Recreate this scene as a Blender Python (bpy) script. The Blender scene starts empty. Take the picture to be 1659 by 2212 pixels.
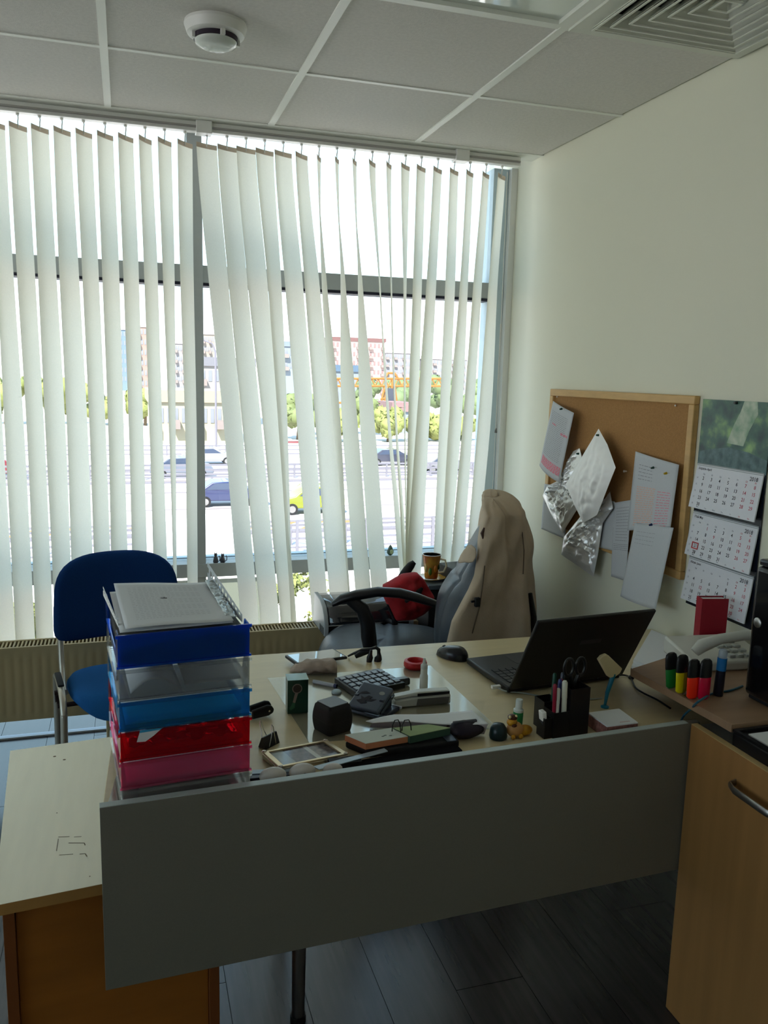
import bpy, bmesh, math, random
from math import pi, sin, cos, radians
from mathutils import Vector, Matrix, Euler, noise
random.seed(7)
C = bpy.context.scene.collection
SC = bpy.context.scene

# ------------------------------------------------------------------ camera
IW, IH, F = 1659, 2212, 1785.67
YAW, PITCH, ROLL, CAMZ = 0.302841, -0.164459, 0.0250855, 1.6
_f = Vector((sin(YAW)*cos(PITCH), cos(YAW)*cos(PITCH), sin(PITCH)))
_r0 = Vector((cos(YAW), -sin(YAW), 0)); _u0 = _r0.cross(_f)
_r = cos(ROLL)*_r0 + sin(ROLL)*_u0; _u = -sin(ROLL)*_r0 + cos(ROLL)*_u0
cam = bpy.data.cameras.new('camera'); camo = bpy.data.objects.new('camera', cam); C.objects.link(camo)
cam.sensor_fit = 'VERTICAL'; cam.sensor_height = 24; cam.lens = F/IH*24; cam.clip_end = 1500; cam.clip_start = 0.05
camo.matrix_world = Matrix(((_r.x,_u.x,-_f.x,0),(_r.y,_u.y,-_f.y,0),(_r.z,_u.z,-_f.z,CAMZ),(0,0,0,1)))
SC.camera = camo

# ------------------------------------------------------------------ world, sun, exposure
SC.view_settings.view_transform = 'Standard'; SC.view_settings.look = 'None'
SC.view_settings.gamma = 1; SC.view_settings.use_curve_mapping = False
SC.view_settings.exposure = 0.6
w = bpy.data.worlds.new('sky'); SC.world = w; w.use_nodes = True
nt = w.node_tree; nt.nodes.clear()
out = nt.nodes.new('ShaderNodeOutputWorld'); bg = nt.nodes.new('ShaderNodeBackground')
tc = nt.nodes.new('ShaderNodeTexCoord'); sp = nt.nodes.new('ShaderNodeSeparateXYZ'); cr = nt.nodes.new('ShaderNodeValToRGB')
nt.links.new(tc.outputs['Generated'], sp.inputs[0]); nt.links.new(sp.outputs['Z'], cr.inputs[0])
nt.links.new(cr.outputs[0], bg.inputs[0]); nt.links.new(bg.outputs[0], out.inputs[0])
e = cr.color_ramp.elements
e[0].position = 0.0; e[0].color = (1, .985, .99, 1)
e[1].position = 0.22; e[1].color = (.40, .60, .70, 1)
x_ = e.new(0.09); x_.color = (.66, .80, .88, 1)
x_ = e.new(1.0); x_.color = (.26, .40, .62, 1)
bg.inputs[1].default_value = 2.4
sun = bpy.data.lights.new('sun', 'SUN'); suno = bpy.data.objects.new('sun', sun); C.objects.link(suno)
sun.energy = 12.0; sun.angle = radians(.6); sun.color = (1, .95, .86)
suno.rotation_euler = (radians(42), 0, radians(-28))
SC.cycles.max_bounces = 10; SC.cycles.diffuse_bounces = 7; SC.cycles.transparent_max_bounces = 24
SC.cycles.transmission_bounces = 8; SC.cycles.glossy_bounces = 4
SC.cycles.sample_clamp_indirect = 6; SC.cycles.caustics_reflective = False; SC.cycles.caustics_refractive = False
SC.cycles.use_denoising = True

def P(u, v, x=None, y=None, z=None):
    """the point of the place seen at pixel u,v on the plane x=, y= or z= (metres, floor at z=0)"""
    d = _r*((u-IW/2)/F) + _u*((IH/2-v)/F) + _f
    t = x/d.x if x is not None else y/d.y if y is not None else (z-CAMZ)/d.z
    return Vector((d.x*t, d.y*t, d.z*t+CAMZ))

# ------------------------------------------------------------------ materials
def lin(c):
    return tuple((v/255/12.92 if v <= 10 else ((v/255+.055)/1.055)**2.4) for v in c)
MATS = {}
def mat(name, rgb, rough=.5, metal=0, spec=.5, noise_=None, bump=None, trans=0, alpha=1, ior=1.45, emit=None, coat=0, wood=None, c2=None):
    if name in MATS: return MATS[name]
    m = bpy.data.materials.new(name); m.use_nodes = True; n = m.node_tree; b = n.nodes['Principled BSDF']
    col = lin(rgb) + (1,)
    b.inputs['Base Color'].default_value = col; b.inputs['Roughness'].default_value = rough
    b.inputs['Metallic'].default_value = metal; b.inputs['Specular IOR Level'].default_value = spec
    b.inputs['Transmission Weight'].default_value = trans; b.inputs['Alpha'].default_value = alpha
    b.inputs['IOR'].default_value = ior; b.inputs['Coat Weight'].default_value = coat
    tcn = n.nodes.new('ShaderNodeTexCoord')
    if noise_ or wood:
        mp = n.nodes.new('ShaderNodeMapping'); n.links.new(tcn.outputs['Object'], mp.inputs[0])
        if wood: mp.inputs['Scale'].default_value = wood
        tx = n.nodes.new('ShaderNodeTexNoise'); n.links.new(mp.outputs[0], tx.inputs[0])
        sc, am = noise_ or (1, .15)
        tx.inputs['Scale'].default_value = sc; tx.inputs['Detail'].default_value = 6
        mx = n.nodes.new('ShaderNodeMix'); mx.data_type = 'RGBA'
        mr = n.nodes.new('ShaderNodeMapRange'); mr.inputs[1].default_value = .3; mr.inputs[2].default_value = .7
        n.links.new(tx.outputs[0], mr.inputs[0]); n.links.new(mr.outputs[0], mx.inputs[0])
        d = lin(c2)+(1,) if c2 else tuple(v*(1-am) for v in col[:3])+(1,)
        mx.inputs[6].default_value = d; mx.inputs[7].default_value = col
        n.links.new(mx.outputs[2], b.inputs['Base Color'])
    if bump:
        tb = n.nodes.new('ShaderNodeTexNoise'); tb.inputs['Scale'].default_value = bump[0]; tb.inputs['Detail'].default_value = 4
        n.links.new(tcn.outputs['Object'], tb.inputs[0])
        bp = n.nodes.new('ShaderNodeBump'); bp.inputs['Strength'].default_value = bump[1]; bp.inputs['Distance'].default_value = .002
        n.links.new(tb.outputs[0], bp.inputs['Height']); n.links.new(bp.outputs[0], b.inputs['Normal'])
    MATS[name] = m
    return m
def clear(name, rgb, gloss=.12, rough=.03, tint=1.0):
    """thin clear plastic or glass: tinted transparency with a fresnel-driven glossy skin and a little body colour"""
    if name in MATS: return MATS[name]
    m = bpy.data.materials.new(name); m.use_nodes = True; n = m.node_tree; n.nodes.clear()
    o = n.nodes.new('ShaderNodeOutputMaterial'); t = n.nodes.new('ShaderNodeBsdfTransparent'); g = n.nodes.new('ShaderNodeBsdfGlossy')
    t.inputs[0].default_value = lin(rgb)+(1,); g.inputs['Roughness'].default_value = rough; g.inputs[0].default_value = (1,1,1,1)
    d = n.nodes.new('ShaderNodeBsdfDiffuse'); d.inputs[0].default_value = lin(rgb)+(1,)
    tl_ = n.nodes.new('ShaderNodeBsdfTranslucent'); tl_.inputs[0].default_value = lin(rgb)+(1,)
    md = n.nodes.new('ShaderNodeMixShader'); md.inputs[0].default_value = .5
    n.links.new(d.outputs[0], md.inputs[1]); n.links.new(tl_.outputs[0], md.inputs[2])
    m1 = n.nodes.new('ShaderNodeMixShader'); m1.inputs[0].default_value = 1-tint
    n.links.new(t.outputs[0], m1.inputs[1]); n.links.new(md.outputs[0], m1.inputs[2])
    fr = n.nodes.new('ShaderNodeFresnel'); fr.inputs[0].default_value = 1.4
    ml = n.nodes.new('ShaderNodeMath'); ml.operation = 'MULTIPLY'; ml.inputs[1].default_value = gloss*8
    n.links.new(fr.outputs[0], ml.inputs[0]); ml.use_clamp = True
    m2 = n.nodes.new('ShaderNodeMixShader'); n.links.new(ml.outputs[0], m2.inputs[0])
    n.links.new(m1.outputs[0], m2.inputs[1]); n.links.new(g.outputs[0], m2.inputs[2]); n.links.new(m2.outputs[0], o.inputs[0])
    MATS[name] = m; return m
def cloth(name, rgb, trl=.5, wv=True, scale=700):
    if name in MATS: return MATS[name]
    m = bpy.data.materials.new(name); m.use_nodes = True; n = m.node_tree; n.nodes.clear()
    o = n.nodes.new('ShaderNodeOutputMaterial'); d = n.nodes.new('ShaderNodeBsdfDiffuse'); t = n.nodes.new('ShaderNodeBsdfTranslucent')
    c = lin(rgb)+(1,)
    tcn = n.nodes.new('ShaderNodeTexCoord'); mp = n.nodes.new('ShaderNodeMapping'); mp.inputs['Scale'].default_value = (scale, scale, scale*.25)
    tx = n.nodes.new('ShaderNodeTexNoise'); tx.inputs['Scale'].default_value = 1
    n.links.new(tcn.outputs['Object'], mp.inputs[0]); n.links.new(mp.outputs[0], tx.inputs[0])
    mx = n.nodes.new('ShaderNodeMix'); mx.data_type = 'RGBA'; mx.inputs[6].default_value = tuple(v*.86 for v in c[:3])+(1,); mx.inputs[7].default_value = c
    n.links.new(tx.outputs[0], mx.inputs[0])
    for s in (d, t): n.links.new(mx.outputs[2], s.inputs[0])
    ms = n.nodes.new('ShaderNodeMixShader'); ms.inputs[0].default_value = trl
    n.links.new(d.outputs[0], ms.inputs[1]); n.links.new(t.outputs[0], ms.inputs[2]); n.links.new(ms.outputs[0], o.inputs[0])
    MATS[name] = m; return m

# ------------------------------------------------------------------ mesh builder
class MB:
    def __init__(s): s.v = []; s.f = []
    def add(s, vs, fs):
        b = len(s.v); s.v += [tuple(x) for x in vs]; s.f += [tuple(b+i for i in f) for f in fs]; return s
    def box(s, x0, x1, y0, y1, z0, z1, M=None):
        vs = [Vector((x, y, z)) for z in (z0, z1) for y in (y0, y1) for x in (x0, x1)]
        if M is not None: vs = [M @ q for q in vs]
        return s.add(vs, [(0,2,3,1),(4,5,7,6),(0,1,5,4),(2,6,7,3),(0,4,6,2),(1,3,7,5)])
    def prism(s, pts, off):
        """polygon (3-D points) extruded by a vector"""
        n = len(pts); off = Vector(off); a = [Vector(q) for q in pts]
        return s.add(a+[q+off for q in a], [tuple(range(n))[::-1], tuple(range(n, 2*n))]+[(i, (i+1) % n, n+(i+1) % n, n+i) for i in range(n)])
    def cyl(s, a, b, r0, r1=None, n=16, cap=True):
        r1 = r0 if r1 is None else r1
        a = Vector(a); b = Vector(b); d = (b-a).normalized()
        x = d.orthogonal().normalized(); y = d.cross(x)
        vs = [a+(x*cos(2*pi*i/n)+y*sin(2*pi*i/n))*r0 for i in range(n)]+[b+(x*cos(2*pi*i/n)+y*sin(2*pi*i/n))*r1 for i in range(n)]
        fs = [(i, (i+1) % n, n+(i+1) % n, n+i) for i in range(n)]
        if cap: fs += [tuple(range(n))[::-1], tuple(range(n, 2*n))]
        return s.add(vs, fs)
    def tube(s, pts, r, n=10, sx=1, up=None):
        pts = [Vector(q) for q in pts]; vs = []; fs = []; m = len(pts)
        t0 = (pts[1]-pts[0]).normalized(); x = (Vector(up).cross(t0).normalized() if up else t0.orthogonal().normalized())
        for k, q in enumerate(pts):
            t = ((pts[min(k+1, m-1)]-pts[max(k-1, 0)])).normalized()
            x = (x-t*x.dot(t)).normalized(); y = t.cross(x)
            rr = r[k] if isinstance(r, (list, tuple)) else r
            vs += [q+(x*cos(2*pi*i/n)*sx+y*sin(2*pi*i/n))*rr for i in range(n)]
        for k in range(m-1):
            fs += [(k*n+i, k*n+(i+1) % n, (k+1)*n+(i+1) % n, (k+1)*n+i) for i in range(n)]
        fs += [tuple(range(n))[::-1], tuple(range((m-1)*n, m*n))]
        return s.add(vs, fs)
    def lathe(s, prof, n=32, M=None):
        vs = []; m = len(prof)
        for r, z in prof: vs += [Vector((r*cos(2*pi*i/n), r*sin(2*pi*i/n), z)) for i in range(n)]
        if M is not None: vs = [M @ q for q in vs]
        fs = [(k*n+i, k*n+(i+1) % n, (k+1)*n+(i+1) % n, (k+1)*n+i) for k in range(m-1) for i in range(n)]
        if prof[0][0] > 0: fs.append(tuple(range(n))[::-1])
        if prof[-1][0] > 0: fs.append(tuple(range((m-1)*n, m*n)))
        return s.add(vs, fs)
    def grid(s, fn, nu, nv, wrap=False):
        vs = [fn(i/nu, j/nv) for j in range(nv+1) for i in range(nu+(0 if wrap else 1))]
        W = nu if wrap else nu+1
        fs = [(j*W+i, j*W+(i+1) % W, (j+1)*W+(i+1) % W, (j+1)*W+i) for j in range(nv) for i in range(nu)]
        return s.add(vs, fs)
    def ball(s, c, r, n=16, m=10, fn=None):
        c = Vector(c); r = Vector((r, r, r)) if not hasattr(r, '__len__') else Vector(r)
        def g(a, b):
            t = pi*b; p = 2*pi*a
            d = Vector((sin(t)*cos(p), sin(t)*sin(p), cos(t)))
            k = fn(d) if fn else 1
            return c+Vector((d.x*r.x*k, d.y*r.y*k, d.z*r.z*k))
        return s.grid(g, n, m, wrap=True)
    def build(s, name, m, parent=None, smooth=False, bevel=0, loc=None, rot=None, solid=0, sub=0, seg=2):
        me = bpy.data.meshes.new(name); me.from_pydata(s.v, [], s.f)
        bm = bmesh.new(); bm.from_mesh(me); bmesh.ops.remove_doubles(bm, verts=bm.verts, dist=1e-6)
        bmesh.ops.recalc_face_normals(bm, faces=bm.faces)
        bm.to_mesh(me); bm.free()
        if smooth:
            me.shade_smooth()
            me.set_sharp_from_angle(angle=radians(50 if smooth is True else smooth))
        me.materials.append(m)
        o = bpy.data.objects.new(name, me); C.objects.link(o)
        if parent: o.parent = parent
        if loc is not None: o.location = loc
        if rot is not None: o.rotation_euler = rot
        if solid:
            q = o.modifiers.new('solid', 'SOLIDIFY'); q.thickness = solid; q.offset = 0
        if bevel:
            q = o.modifiers.new('bevel', 'BEVEL'); q.width = bevel; q.segments = seg; q.limit_method = 'ANGLE'; q.angle_limit = radians(40)
            me.shade_smooth(); me.set_sharp_from_angle(angle=radians(60))
        if sub:
            q = o.modifiers.new('sub', 'SUBSURF'); q.levels = sub; q.render_levels = sub
        return o
def tag(o, label=None, cat=None, group=None, kind=None):
    for k, v in (('label', label), ('category', cat), ('group', group), ('kind', kind)):
        if v: o[k] = v
    return o
def thing(name, label, cat, loc=(0, 0, 0), rot=(0, 0, 0), group=None):
    o = bpy.data.objects.new(name, None); C.objects.link(o); o.empty_display_size = .05
    o.location = loc; o.rotation_euler = rot
    return tag(o, label, cat, group)
def local(root, p):
    """world point -> root's local coordinates"""
    return Matrix.LocRotScale(root.location, root.rotation_euler, None).inverted() @ Vector(p)
def copy_tree(o, parent=None):
    c = o.copy(); C.objects.link(c)
    if parent: c.parent = parent
    for ch in [k for k in bpy.data.objects if k.parent == o]: copy_tree(ch, c)
    return c
_txt = {}
def text_into(mb, s, size, org, ax, ay, align='LEFT', bold=0):
    """lay flat lettering into a mesh: org + ax*x + ay*y"""
    if s not in _txt:
        cu = bpy.data.curves.new('t', 'FONT'); cu.body = s; cu.size = 1; cu.offset = .012; cu.resolution_u = 2
        ob = bpy.data.objects.new('t', cu); C.objects.link(ob)
        dg = bpy.context.evaluated_depsgraph_get(); me = bpy.data.meshes.new_from_object(ob.evaluated_get(dg))
        _txt[s] = ([tuple(q.co) for q in me.vertices], [tuple(p.vertices) for p in me.polygons])
        bpy.data.objects.remove(ob); bpy.data.curves.remove(cu); bpy.data.meshes.remove(me)
    V, Fc = _txt[s]
    if not V: return
    w_ = max(q[0] for q in V)
    dx = -w_/2 if align == 'CENTER' else -w_ if align == 'RIGHT' else 0
    mb.add([Vector(org)+Vector(ax)*((q[0]+dx)*size)+Vector(ay)*(q[1]*size) for q in V], Fc)

# ------------------------------------------------------------------ base materials
m_wall = mat('wall_paint', (226, 226, 208), .85, spec=.2, bump=(500, .15))
m_tile = mat('ceiling_fibre', (222, 219, 214), .95, spec=.1, noise_=(90, .10), bump=(260, .5))
m_grid = mat('grid_white', (232, 234, 226), .45)
m_floor = mat('laminate', (62, 57, 58), .24, wood=(26, 1.6, 10), noise_=(1.8, .3), c2=(46, 42, 43), spec=.8)
m_sub = mat('subfloor', (40, 38, 38), .9)
m_alu = mat('window_grey', (168, 172, 172), .45, noise_=(40, .04))
m_rub = mat('gasket', (20, 18, 40), .6)
m_glass = clear('glass', (250, 252, 252), .05)
m_blind = cloth('blind_cloth', (247, 245, 232), .52)
m_hem = cloth('blind_hem', (205, 190, 175), .35)
m_white = mat('white_plastic', (230, 230, 226), .35)
m_black = mat('black_plastic', (14, 13, 17), .35, noise_=(60, .1))
m_blackm = mat('black_matte', (17, 16, 20), .7, noise_=(80, .1))
m_desk = mat('beech_top', (216, 200, 160), .30, wood=(4, 40, 4), noise_=(1.2, .08), spec=.45)
m_side = mat('pedestal_top', (244, 236, 208), .30, spec=.8, wood=(40, 5, 4), noise_=(1.0, .06))
m_brown = mat('pedestal_body', (170, 104, 40), .5, wood=(4, 4, 20), noise_=(1.2, .15))
m_edge = mat('pedestal_edge', (176, 130, 74), .5)
m_panel = mat('grey_melamine', (120, 116, 106), .55, noise_=(300, .07))
m_pedge = mat('pale_edge', (178, 190, 190), .4)
m_maple = mat('maple_front', (166, 120, 70), .5, wood=(22, 22, 1.3), noise_=(1.4, .16))
m_maplee = mat('maple_edge', (200, 172, 120), .5)
m_metal = mat('brushed_metal', (170, 168, 166), .35, metal=1)
m_chrome = mat('chrome', (210, 208, 205), .15, metal=1)
m_paper = mat('paper', (226, 230, 234), .85, spec=.1)
m_ink = mat('ink', (60, 60, 66), .8)
m_red = mat('red_ink', (190, 60, 80), .8)
m_leather = mat('grey_leather', (72, 80, 90), .42, noise_=(14, .2), bump=(220, .35))

# ------------------------------------------------------------------ the room
XR, YW, ZC, XL, YB = 1.735, 3.66, 2.543, -4.2, -3.4
fl = tag(MB().box(XL-.2, XR+.2, YB-.2, YW+.6, -.25, -.002).build('floor', m_sub), kind='structure')
PW = .193
for i in range(-8, 9):
    off = (i*0.37) % 1.29
    x0 = .02+i*PW
    if x0 > XR: continue
    y = -.6-off
    while y < 4.2:
        a, b = max(y, -.6)+.001, min(y+1.29, 4.24)-.001
        if b-a > .05:
            MB().box(x0+.0008, min(x0+PW-.0008, XR), a, b, -.002, .0035+random.uniform(-.0003, .0003)).build('plank', m_floor, fl)
        y += 1.29
for x0, x1, y0, y1 in ((XL, .02-8*PW, YB, YW), (.02-8*PW, XR, YB, -.6)):
    MB().box(x0, x1, y0, y1, -.002, .003).build('laminate_field', m_floor, fl)
ce = tag(MB().box(XL-.2, XR+.2, YB-.2, YW+.10, ZC+.06, ZC+.5).build('ceiling', mat('slab', (120, 120, 118), .9)), kind='structure')
GX, GY = -.039, 2.792
tile_lines_x = [GX+.6*k for k in range(-6, 3)]+[XR]
tile_lines_y = [GY-.6*k for k in range(9, -2, -1)]
for i in range(len(tile_lines_x)-1):
    for j in range(len(tile_lines_y)-1):
        x0, x1, y0, y1 = tile_lines_x[i], tile_lines_x[i+1], tile_lines_y[j], tile_lines_y[j+1]
        if i == 8 and abs(y1-(GY-.6)) < .01: continue       # air diffuser
        if i == 7 and abs(y1-(GY-.6)) < .01: continue       # light panel
        MB().box(x0+.008, x1-.008, y0+.008, y1-.008, ZC+.002, ZC+.016).build('ceiling_tile', m_tile, ce)
for x in tile_lines_x[:-1]:
    MB().box(x-.012, x+.012, YB, tile_lines_y[-1], ZC-.003, ZC+.03).build('grid_bar', m_grid, ce)
for y in tile_lines_y:
    MB().box(XL, XR, y-.009, y+.009, ZC-.0015, ZC+.028).build('grid_bar', m_grid, ce)
MB().box(XL, XR, tile_lines_y[-1]+.009, 3.50, ZC+.001, ZC+.02).build('edge_strip', m_grid, ce)
tag(MB().box(XR, XR+.25, YB-.2, YW+.3, -.25, ZC+.5).build('wall_right', m_wall), kind='structure')
lw_ = MB()  # left wall, with an opening made for the added window
for a in ((YB-.2, -2.6, -.25, ZC+.5), (3.2, YW+.3, -.25, ZC+.5), (-2.6, 3.2, -.25, .75), (-2.6, 3.2, 2.35, ZC+.5)): lw_.box(XL-.25, XL, *a)
tag(lw_.build('wall_left', m_wall), kind='structure')
w2 = tag(MB().box(XL-.15, XL-.05, -2.6, 3.2, .75, .80).build('added_window', m_alu), kind='structure')  # invented unseen window, added to bring extra daylight into the room
MB().box(XL-.15, XL-.05, -2.6, 3.2, 2.30, 2.35).build('frame_rail', m_alu, w2)
for y in (-2.57, -1.13, .3, 1.73, 3.17): MB().box(XL-.15, XL-.05, y-.03, y+.03, .80, 2.30).build('mullion', m_alu, w2)
for y in (-2.54, -1.10, .33, 1.76): MB().box(XL-.105, XL-.099, y, y+1.38, .80, 2.30).build('glass_pane', m_glass, w2)
tag(MB().box(XL-.25, XR+.25, YB-.25, YB, -.25, ZC+.5).build('wall_back', m_wall), kind='structure')
tag(MB().box(XR-.030, XR-.0005, YW-.03, YW+.05, .0, ZC).build('trim_1', m_white), kind='structure')

# window
wn = tag(MB().box(XL, XR, YW-.03, YW+.10, ZC+.055, ZC+.12).build('window_1', m_alu), kind='structure')
def zrow(v, u=700): return P(u, v, y=YW-.03).z
ZT0, ZT1 = 1.961, 2.032
ZS0, ZS1 = .700, .761
for x in (.287, .287-1.48, .287-2.96): MB().box(x-.030, x+.030, YW-.035, YW+.09, -.02, ZC+.02).build('mullion', m_alu, wn, bevel=.002)
MB().box(XL, XR-.1055, YW-.02, YW+.08, ZT0, ZT1).build('transom', m_alu, wn, bevel=.002)
MB().box(XL, XR-.1055, YW-.022, YW+.07, ZT0-.012, ZT0-.0005).build('gasket', m_rub, wn)
MB().box(XL, XR-.1055, YW-.045, YW+.08, ZS0, ZS1).build('transom', m_alu, wn, bevel=.002)
MB().box(XL, XR-.1055, YW+.0805, YW+.125, ZS0, ZS1+.004).build('outer_sill', mat('outer_sill', (176, 194, 206), .4), wn)
MB().box(XL, XR, YW+.02, YW+.05, .0045, .012).build('bottom_track', mat('track_pale', (150, 156, 166), .4), wn)
MB().box(XR-.105, XR-.031, YW-.0, YW+.09, -.02, ZC).build('side_post', mat('side_post', (196, 214, 222), .5), wn, bevel=.002)  # pale blue colour stands for daylight striking the post from the side
xs = [XL, .287-2.96, .287-1.48, .287, XR-.06]
for a, b in zip(xs[:-1], xs[1:]):
    for z0, z1 in ((.012, ZS0), (ZS1, ZT0), (ZT1, ZC+.055)):
        MB().box(a+.03, b-.03, YW+.03, YW+.036, z0, z1).build('glass_pane', m_glass, wn)

# ------------------------------------------------------------------ vertical blind
YBL = 3.46
vb = thing('vertical_blind', 'cream vertical blind of narrow fabric slats on a white rail under the ceiling', 'blind', (0, YBL, ZC))
vl = (0, YBL, ZC)
def vloc(p): return Vector(p)-Vector(vl)
MB().box(XL, 1.655, 3.437, 3.475, 2.505, 2.541).build('head_rail', m_white, vb, loc=-Vector(vl), bevel=.003)
MB().box(XL, 1.65, 3.430, 3.4365, 2.517, 2.524).build('rail_groove', m_metal, vb, loc=-Vector(vl))
for x in (.31, 1.38): MB().box(x-.03, x+.03, 3.424, 3.48, 2.498, 2.5435).build('rail_bracket', m_white, vb, loc=-Vector(vl), bevel=.002)
def c1(x, y=None): return x*.42194
def c3(x): return x*.28933
def c2(x): return 600+x*.36166
def c7(x): return 420+x*.42194
# rows: (pixel row, left edge, right edge) read where each slat crosses that row; right edge is the far edge
S = {}
def row(v, f, items, start):
    for k, (a, b) in enumerate(items): S.setdefault(start+k, []).append((v, f(a), f(b)))
row(None, c1, [(-65,23),(44,137),(158,248),(273,360),(386,470),(496,578),(604,681),(710,775),(807,877),(908,985),(1005,1110),(1113,1210),(1210,1308),(1308,1400)], 0)
row(None, c2, [(-20,83),(105,177),(233,258),(341,364),(445,471),(544,583),(648,679),(736,788),(830,883),(930,980),(1028,1079),(1127,1168),(1223,1263),(1315,1360)], 14)
row(560, c1, [(-22,65),(82,175),(190,285),(300,400),(417,502),(520,608),(628,708),(735,805),(830,893),(920,990)], 0)
row(602, c1, [(1067,1168),(1168,1265),(1265,1368),(1368,1440)], 10)
row(602, c2, [(40,148),(158,247),(290,262),(402,375),(504,478),(605,613),(675,682),(750,770),(808,862),(890,948),(1002,1060),(1090,1138),(1170,1222),(1262,1315)], 14)
row(929, c3, [(35,180),(200,330),(338,490),(500,655),(668,790),(808,925),(962,1070),(1117,1212),(1262,1312),(1383,1468)], 0)
row(893, c7, [(145,238),(240,337),(345,430),(425,475),(520,610),(615,705),(745,700),(832,753),(920,845),(985,998),(1025,1035),(1075,1081),(1095,1145),(1140,1205),(1255,1305),(1305,1370),(1378,1430),(1455,1520)], 10)
row(1190, c3, [(82,228),(240,372),(385,525),(530,690),(700,822),(830,952),(985,1098),(1143,1245),(1290,1318),(1395,1475)], 0)
row(1167, c7, [(200,292),(298,395),(402,485),(470,492),(570,655),(665,765),(778,762),(882,800),(970,885),(1035,1062),(1060,1082),(1083,1090),(1082,1112),(1095,1170),(1228,1268),(1268,1320),(1320,1385),(1400,1460)], 10)
SW = .089
carr = []
def solve(zz, pa, pb, prev):
    """slat of true width SW whose two edges are seen along the rays through pa and pb: centre x and angle"""
    ax, bx = pa.x/pa.y, pb.x/pb.y
    best = None
    for k in range(0, 181):
        th = radians(k)
        # edges (cx -/+ w/2 cos, YBL -/+ w/2 sin)
        ya, yb = YBL-SW/2*sin(th), YBL+SW/2*sin(th)
        cxa = ax*ya+SW/2*cos(th); cxb = bx*yb-SW/2*cos(th)
        e_ = abs(cxa-cxb)+.0006*abs(k-prev)/10
        if best is None or e_ < best[0]: best = (e_, th, (cxa+cxb)/2, k)
    return best[1:]
for k in sorted(S):
    rows = S[k]; pts = []; prev = 45 if (k < 10 or k > 15) else 10
    for n, (v, a, b) in enumerate(rows):
        if n == 0:
            z = 2.468
            um = (a+b)/2
            # find the pixel row of the slat top at this column
            lo, hi = 150, 420
            for _ in range(30):
                mid = (lo+hi)/2
                if P(um, mid, y=YBL).z > z: lo = mid
                else: hi = mid
            v = lo
        pa, pb = P(a, v, y=YBL), P(b, v, y=YBL); z = (pa.z+pb.z)/2
        th, cx, prev = solve(z, pa, pb, prev)
        pts.append((z, th, cx))
    z0, t0, x0 = pts[-2]; z1, t1, x1 = pts[-1]; zb = .475
    fr = (zb-z1)/(z1-z0)
    pts.append((zb, t1+(t1-t0)*fr*.5, x1+(x1-x0)*fr))
    carr.append((pts[0][2], pts[0][1]))
    def slat(i, j, pts=pts):
        q = j*(len(pts)-1); a = min(int(q), len(pts)-2); t = q-a
        z = pts[a][0]*(1-t)+pts[a+1][0]*t
        # smooth interpolation (cubic through neighbours)
        def cub(n):
            p = [pts[max(a-1, 0)][n], pts[a][n], pts[a+1][n], pts[min(a+2, len(pts)-1)][n]]
            return p[1]+.5*t*(p[2]-p[0]+t*(2*p[0]-5*p[1]+4*p[2]-p[3]+t*(3*(p[1]-p[2])+p[3]-p[0])))
        th, cx = cub(1), cub(2)
        s = (i-.5)*SW; bow = .0045*(1-(2*i-1)**2)
        return Vector((cx+s*cos(th)-bow*sin(th), YBL+s*sin(th)+bow*cos(th), z))-Vector(vl)
    sl = MB().grid(slat, 4, 28).build('slat', m_blind, vb, smooth=80)
    def hem(i, j, pts=pts):
        q = Vector(slat(i, 0)); q.z -= j*.018; 
        return q+Vector((-.0012*sin(-pts[0][1]), -.0012*cos(pts[0][1]), 0))
    MB().grid(hem, 4, 1).build('hem', m_hem, sl, smooth=80)
    x, th = carr[-1]
    h = MB(); h.tube([(x, YBL, 2.506), (x+.002, YBL, 2.49), (x, YBL, 2.478), (x, YBL, 2.455)], .0022, 6); h.cyl((x, YBL, 2.508), (x, YBL, 2.498), .006)
    h.build('carrier_hook', m_white, vb, loc=-Vector(vl), smooth=True)
x = carr[0][0]-.083
while x > XL+.05:
    th = radians(33+random.uniform(-4, 4)); le = random.uniform(.0, .05)
    def slat(i, j):
        s = (i-.5)*SW; b_ = .0045*(1-(2*i-1)**2)
        t2 = th+j*.12; xx = x+j*le
        return Vector((xx+s*cos(t2)-b_*sin(t2), YBL+s*sin(t2)+b_*cos(t2), 2.468-j*1.993))-Vector(vl)
    MB().grid(slat, 4, 6).build('slat', m_blind, vb, smooth=80)
    x -= .083
# cords by the right wall
p0, p1 = P(1096, 372, y=3.452), P(1071, 930, y=3.452)
cd_ = MB().tube([p0, (p1+p0)*.5+Vector((.002, 0, 0)), p1], .0018, 6).build('pull_cord', m_white, vb, smooth=True, loc=-Vector(vl))
MB().lathe([(.0, .012), (.004, .009), (.006, -.01), (.0, -.012)], 10, Matrix.Translation(p1)).build('cord_weight', mat('cord_grey', (110, 110, 108), .5), cd_, smooth=True)
o_ = P(1081, 700, y=3.45); e_ = P(1063, 1082, y=3.45); e2 = P(1068, 1082, y=3.45)
MB().tube([o_, o_.lerp(e_, .6), e_], .0013, 5).build('pull_cord', m_white, vb, loc=-Vector(vl))
MB().tube([o_+Vector((.006, 0, 0)), o_.lerp(e2, .6)+Vector((.002, 0, 0)), e2], .0013, 5).build('pull_cord', m_white, vb, loc=-Vector(vl))

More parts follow.
